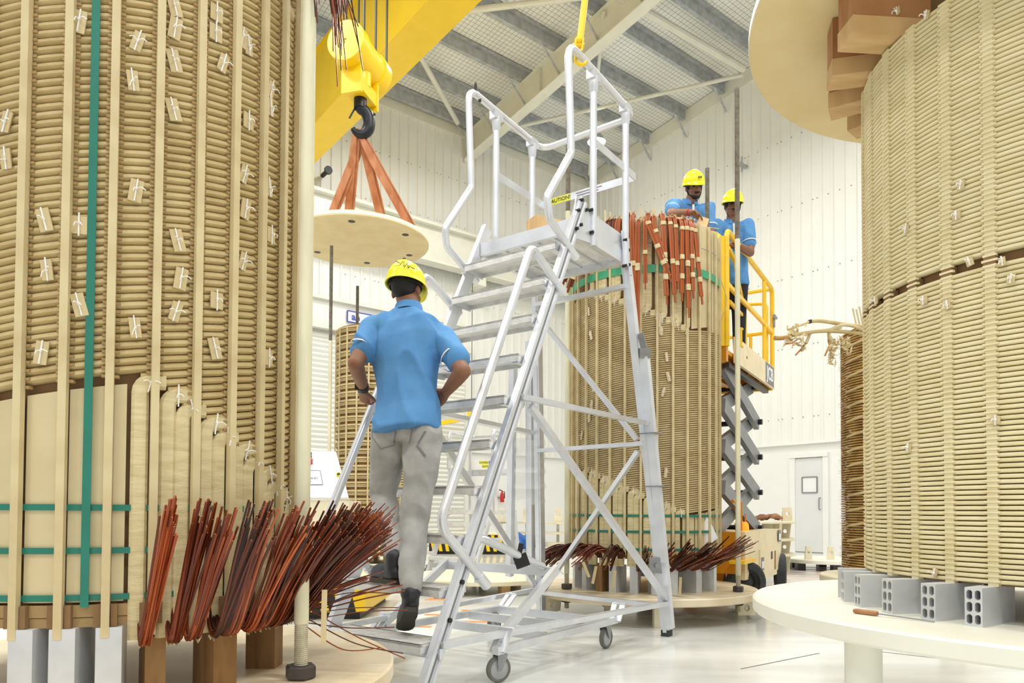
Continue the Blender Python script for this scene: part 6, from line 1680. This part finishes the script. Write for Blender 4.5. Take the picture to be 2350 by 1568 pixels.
# small platform ladder in the background
LY = 9.3
c2 = PZ(1088, 1322, 0); U2 = V((0.45, 0.893, 0)); W2 = V((-0.893, 0.45, 0))
def L2(t, b, z): return V((c2.x, c2.y, 0)) + U2*t + W2*b + UP*z
l2 = thing('platform_ladder', 'small low aluminium platform ladder in the background with yellow caution labels', 'ladder', L2(0, 0, 0))
def b2(nm, p, q, w_=0.05, h_=0.05, m='alu', par=None):
    mb = MB(); mb.bar(L2(*p), L2(*q), w_, h_); return mb.build(nm, m, par or l2, smooth=False)
BW = 0.34
for b in (-BW, BW):
    b2('stringer', (-0.62, b, 0.05), (-0.14, b, 0.88), 0.04, 0.07); b2('rear_leg', (0.62, b*1.12, 0.0), (0.50, b, 0.85), 0.05, 0.06)
    b2('side_bar', (-0.55, b, 0.16), (0.6, b, 0.16), 0.03, 0.05); b2('side_bar', (-0.3, b, 0.5), (0.55, b, 0.5), 0.03, 0.04)
    for t in (-0.10, 0.46):
        mb = MB(); mb.tube([L2(t, b, 0.82), L2(t, b, 1.92)], 0.024, 10); mb.build('guard_post', 'alu', l2)
    b2('mid_rail', (-0.1, b, 1.42), (0.5, b, 1.42), 0.008, 0.06)
    for t in (-0.5, 0.45):
        cc = L2(t, b*1.2, 0.075); mb = MB(); mb.lathe([(0.03, -0.02), (0.07, -0.018), (0.075, 0), (0.07, 0.018), (0.03, 0.02)], cc, 16, W2); cs = mb.build('castor', 'wheel_grey', l2); mb = MB(); mb.box(cc + UP*0.06, (0.06, 0.05, 0.06)); mb.build('fork', 'steel', cs, smooth=False)
for k in range(3): b2('tread', (-0.52+0.14*k, -BW, 0.26+0.22*k), (-0.52+0.14*k, BW, 0.26+0.22*k), 0.16, 0.04, 'alu_tread')
mb = MB(); mb.bar(L2(-0.18, 0, 0.86), L2(0.55, 0, 0.86), 2*BW+0.04, 0.06); mb.build('platform', 'alu_tread', l2, smooth=False)
mb = MB(); mb.tube(fillet([L2(-0.12, -BW, 1.45), L2(-0.12, -BW, 1.94), L2(0.52, -BW, 1.94), L2(0.52, BW, 1.94), L2(-0.12, BW, 1.94), L2(-0.12, BW, 1.45)], 0.08), 0.024, 10); mb.build('guard_rail', 'alu', l2)
o = b2('mid_rail', (0.5, -BW, 1.42), (0.5, BW, 1.42), 0.008, 0.09)
for k, (x, y) in enumerate(((1110, 1062), (1117, 1071))):
    c = P(x, y, c2.y + 0.35); mb = MB(); mb.box(c, (0.13, 0.006, 0.045)); lb = mb.build('caution_label', 'label_yellow', o, smooth=False)
    text_mesh('CAUTION', 0.028, 'ink', 'caution_lettering', lb, c - V((0, 0.004, 0)), V((1, 0, 0)), UP, 0.001)
    mb = MB(); mb.box(c + V((0.14, 0, 0)), (0.14, 0.005, 0.045)); mb.build('small_print', 'ink_grey', o, smooth=False)
# extinguishers and notices on the low wall
def extinguisher(label, px, py):
    s, h = onL(px, py, 0.15); c = WL(s, h-0.15, 0.16); t = thing('fire_extinguisher', label, 'extinguisher', c, 'fire extinguishers on the left wall')
    mb = MB(); mb.lathe([(0.05, 0), (0.055, 0.02), (0.055, 0.2), (0.035, 0.25), (0.02, 0.27), (0.02, 0.3)], c, 16); mb.build('cylinder', 'ink_red', t)
    mb = MB(); mb.bar(c + UP*0.3, c + UP*0.33 + EL*0.1, 0.03, 0.02); mb.tube([c + UP*0.28, c + UP*0.28 - EL*0.08, c + UP*0.1 - EL*0.08], 0.012, 6); mb.build('hose', 'black', t)
    mb = MB(); mb.bar(c + UP*0.12 - NL*0.155, c + UP*0.12 - NL*0.05, 0.06, 0.05); mb.build('bracket', 'steel', t, smooth=False)
extinguisher('red fire extinguisher left of the ladder stringer on the far wall', 1109, 1140); extinguisher('red fire extinguisher right of the ladder stringer on the far wall', 1152, 1140)
def wall_notice(label, px0, py0, px1, py1, m='paper_white', name='notice', border=None):
    s0, h0 = onL(px0, py0, 0.06); s1, h1 = onL(px1, py1, 0.06); c = WL((s0+s1)/2, (h0+h1)/2, 0.06); t = thing(name, label, 'sign', c)
    mb = MB(); mb.bar(WL(s0, (h0+h1)/2, 0.06), WL(s1, (h0+h1)/2, 0.06), 0.02, abs(h1-h0)); o = mb.build('board', m, t, smooth=False)
    return t, o, c, abs(s1-s0), abs(h1-h0)
t, o, c, w_, h_ = wall_notice('white notice with a red figure on the far wall', 1116, 1083, 1140, 1101)
text_mesh('T', h_*0.6, 'ink_red', 'printed_mark', o, c + NL*0.012, -EL, UP, 0.002, 0.01)
t, o, c, w_, h_ = wall_notice('blue-framed white company sign above the roller shutter', 797, 713, 905, 755, 'paper_white', 'company_sign')
s0, h0 = onL(797, 713, 0.06); s1, h1 = onL(905, 713, 0.06)
hh = h0 - onL(797, 738, 0.06)[1]
bpy.data.objects.remove(o)
zc = h0 - hh/2
mb = MB(); mb.bar(WL(s0, zc, 0.06), WL(s1, zc, 0.06), 0.02, hh); o = mb.build('board', 'paper_white', t, smooth=False)
for a, b in (((s0, zc-hh/2), (s1, zc-hh/2)), ((s0, zc+hh/2), (s1, zc+hh/2)), ((s0, zc-hh/2), (s0, zc+hh/2)), ((s1, zc-hh/2), (s1, zc+hh/2))):
    mb = MB(); mb.bar(WL(a[0], a[1], 0.07), WL(b[0], b[1], 0.07), 0.02, 0.03, NL); mb.build('frame_bar', 'ink_blue', t, smooth=False)
text_mesh('ae', hh*0.9, 'ink_blue', 'logo_lettering', o, WL(s0 + (s1-s0)*0.17, zc, 0.073), -EL, UP, 0.002, 0.008)
text_mesh('a', hh*0.8, 'ink', 'logo_lettering', o, WL(s0 + (s1-s0)*0.38, zc-0.02, 0.073), -EL, UP, 0.002, 0.008)
# long low steel frame along the far wall
sf = thing('steel_frame', 'long low cream steel frame standing along the far wall', 'frame', P(1240, 1250, 16.2))
fz = lambda y: P(1240, y, 16.2).z
for y, th in ((1199, 0.05), (1222, 0.05), (1248, 0.1)):
    p, q = P(1148, y, 16.6), P(1420, y+4, 15.6); mb = MB(); mb.bar(p, q, 0.3, th); mb.build('beam', 'disc_cream', sf, smooth=False)
for x in (1150, 1208, 1280, 1330):
    p = P(x, 1255, 16.4); mb = MB(); mb.bar(V((p.x, p.y, 0.0)), V((p.x, p.y, fz(1196))), 0.16, 0.06); mb.build('upright', 'steel_cream', sf, smooth=False)
    lug(sf, V((p.x, p.y-0.1, fz(1199))), (0, -1, 0), 0.2, 0.32, 0.03, 'disc_cream', 0.04, 0.8, down=False)
tp_ = MB(); c = P(1195, 1246, 16.0) - V((0, 0.3, 0)); c.z = 0
rr = random.Random(2)
pts = [V((rr.uniform(-0.45, 0.35), rr.uniform(-0.25, 0.25), rr.uniform(0.05, 0.22))) for _ in range(9)]
for q in pts: tp_.ball(c + q + UP*0.02, (rr.uniform(0.15, 0.25), 0.2, rr.uniform(0.08, 0.16)), 10, 6)
me = remesh(tp_, 'tarpaulin', 0.03, 2); wrinkle(me, 0.03, 4, 1)
zmin = min(v.co.z for v in me.vertices); me.transform(Matrix.Translation(V((-c.x, -c.y, -zmin)))); ob = link('tarpaulin', me, 'blue_tarp'); ob.location = (c.x, c.y, 0); tag(ob, 'crumpled blue tarpaulin on the floor by the far wall', 'tarpaulin')
# pendant control and cable
p = P(1082, 958, 17.3); pc = thing('crane_pendant', 'yellow crane pendant on a thin black cable behind the ladder', 'pendant', p)
mb = MB(); mb.box(p, (0.2, 0.14, 0.26)); mb.build('box', 'yellow', pc, smooth=False)
mb = MB(); mb.cyl(p + UP*0.11, V((p.x, p.y, 6.88)), 0.008, 6); mb.build('cable', 'black', pc)
p, q = P(1012, 972, 17.3), P(1060, 962, 17.3); mb = MB(); mb.bar(p, q, 0.12, 0.1); mb.build('arm', 'yellow', pc, smooth=False); mb = MB(); mb.bar(q, P(1082, 958, 17.3), 0.03, 0.03); mb.build('link', 'yellow', pc, smooth=False)
# stacked base plates by the door
c = P(1700, 1174, 10.6); c = V((c.x, c.y, 0)); zs_ = (0.28, 0.50, 0.75)
slab2 = ['lowest of the stacked cream base plates by the door', 'middle one of the stacked cream base plates by the door', 'topmost of the stacked cream base plates, with brown cloth on it']
zprev = 0.0
for k, z in enumerate(zs_):
    t = thing('base_plate', slab2[k], 'base plate', (c.x, c.y, zprev), 'stacked base plates by the door')
    disc_mb(c + SU*0.03*k, 0.76, z, 0.035, 64).build('plate', 'disc_cream', t)
    for i in range(8):
        a = -0.2 + i*PI/4; lug(t, c + SU*0.03*k + dirv(a)*0.62 + UP*(z-0.035), dirv(a+1.2), 0.18, z-0.035-zprev, 0.04, 'disc_cream', 0.03, 0.72)
    zprev = z
mb = MB(); q = c + V((0.42, 0.1, 0.75)); lug(t, V((P(1800, 1190, 10.6).x, 10.5, 0.75)), (0, -1, 0), 0.16, 0.2, 0.03, 'disc_cream', 0.03, 0.8, down=False)
cm2 = MB(); rr = random.Random(6); c5 = P(1766, 1188, 10.5); c5.z = 0.75
for k in range(16): cm2.ball(c5 + V((rr.uniform(-0.2, 0.18), rr.uniform(-0.1, 0.1), 0.025+rr.uniform(0, 0.045))), (rr.uniform(0.04, 0.09), 0.07, rr.uniform(0.02, 0.035)), 10, 6)
me = remesh(cm2, 'cloth_heap', 0.012, 2); wrinkle(me, 0.018, 14, 1); zmin = min(v.co.z for v in me.vertices); me.transform(Matrix.Translation(V((-c5.x, -c5.y, -zmin)))); ob = link('cloth_heap', me, 'brown_cloth'); ob.location = (c5.x, c5.y, 0.751); tag(ob, 'brown crumpled cloth lying on the stacked base plates', 'cloth')
c = P(1900, 1174, 10.9); c = V((c.x, c.y, 0)); t = thing('base_plate', 'wide pale base plate lying low in front of the white door', 'base plate', c)
disc_mb(c, 0.64, 0.17, 0.06, 64).build('plate', 'table_white', t)
for i in range(6): mb = MB(); mb.box(c + dirv(i*PI/3 + 0.3)*0.52 + UP*0.055, (0.12, 0.12, 0.11)); mb.build('foot', 'dark_steel', t, smooth=False)
for x in (1855, 1906): lug(t, V((P(x, 1270, 10.6).x, 10.6, 0.17)), (0, -1, 0), 0.11, 0.2, 0.03, 'disc_cream', 0.02, 0.7, down=False)
# small bracket lamp on the right wall
s, h = onR(1708, 382, 0.1); c = WR(s, h, 0.0); t = thing('wall_bracket', 'small grey bracket fitting on the right wall beside the tall rod', 'bracket', c)
mb = MB(); mb.bar(c, c + NR*0.3 + UP*0.0, 0.07, 0.07); mb.build('arm', 'galv', t, smooth=False)
mb = MB(); mb.bar(c + NR*0.2 - UP*0.16, c + NR*0.2 + UP*0.2, 0.05, 0.03); mb.build('plate', 'galv', t, smooth=False)
# paint marks on the floor
for y, x0, x1 in ((1362, 975, 1010), (1377, 975, 1060), (1401, 1060, 1100), (1411, 975, 1020), (1417, 1010, 1105), (1427, 1060, 1140), (1438, 930, 990), (1409, 1180, 1225), (1374, 985, 1030)):
    p, q = PZ(x0, y, 0), PZ(x1, y+1, 0); floor_strip([p, q], 0.06, 'orange_line')
for k in range(10):
    y = 1298 + k*4.6; p, q = PZ(1800, y, 0), PZ(1945, y+1, 0); floor_strip([p, q], 0.03, 'pale_red_line')
# crumpled plastic film under the middle plate
pf_ = MB(); rr = random.Random(9); c = PZ(1570, 1420, 0); n = 14
vs = []; fs = []
for i in range(n):
    for j in range(6):
        vs.append(c + V((-0.36 + 0.72*i/(n-1), (-0.12+0.24*j/5) - 0.18*(i/(n-1)-0.5), 0.005 + rr.random()*0.055*math.sin(PI*i/(n-1)+0.1))))
for i in range(n-1):
    for j in range(5): q = i*6+j; fs.append((q, q+6, q+7, q+1))
pf_.add(vs, fs); ob = solo('plastic_film', pf_, 'film', 'crumpled clear plastic film on the floor under the middle winding', 'plastic film', smooth=False)
# tan paper strip hanging from the left copper brush
mb = MB(); mb.bar(P(745, 1354, 2.25), P(742, 1476, 2.22), 0.017, 0.003, V((0, -1, 0))); mb.build('paper_strip', 'paper_patch', left, smooth=False)
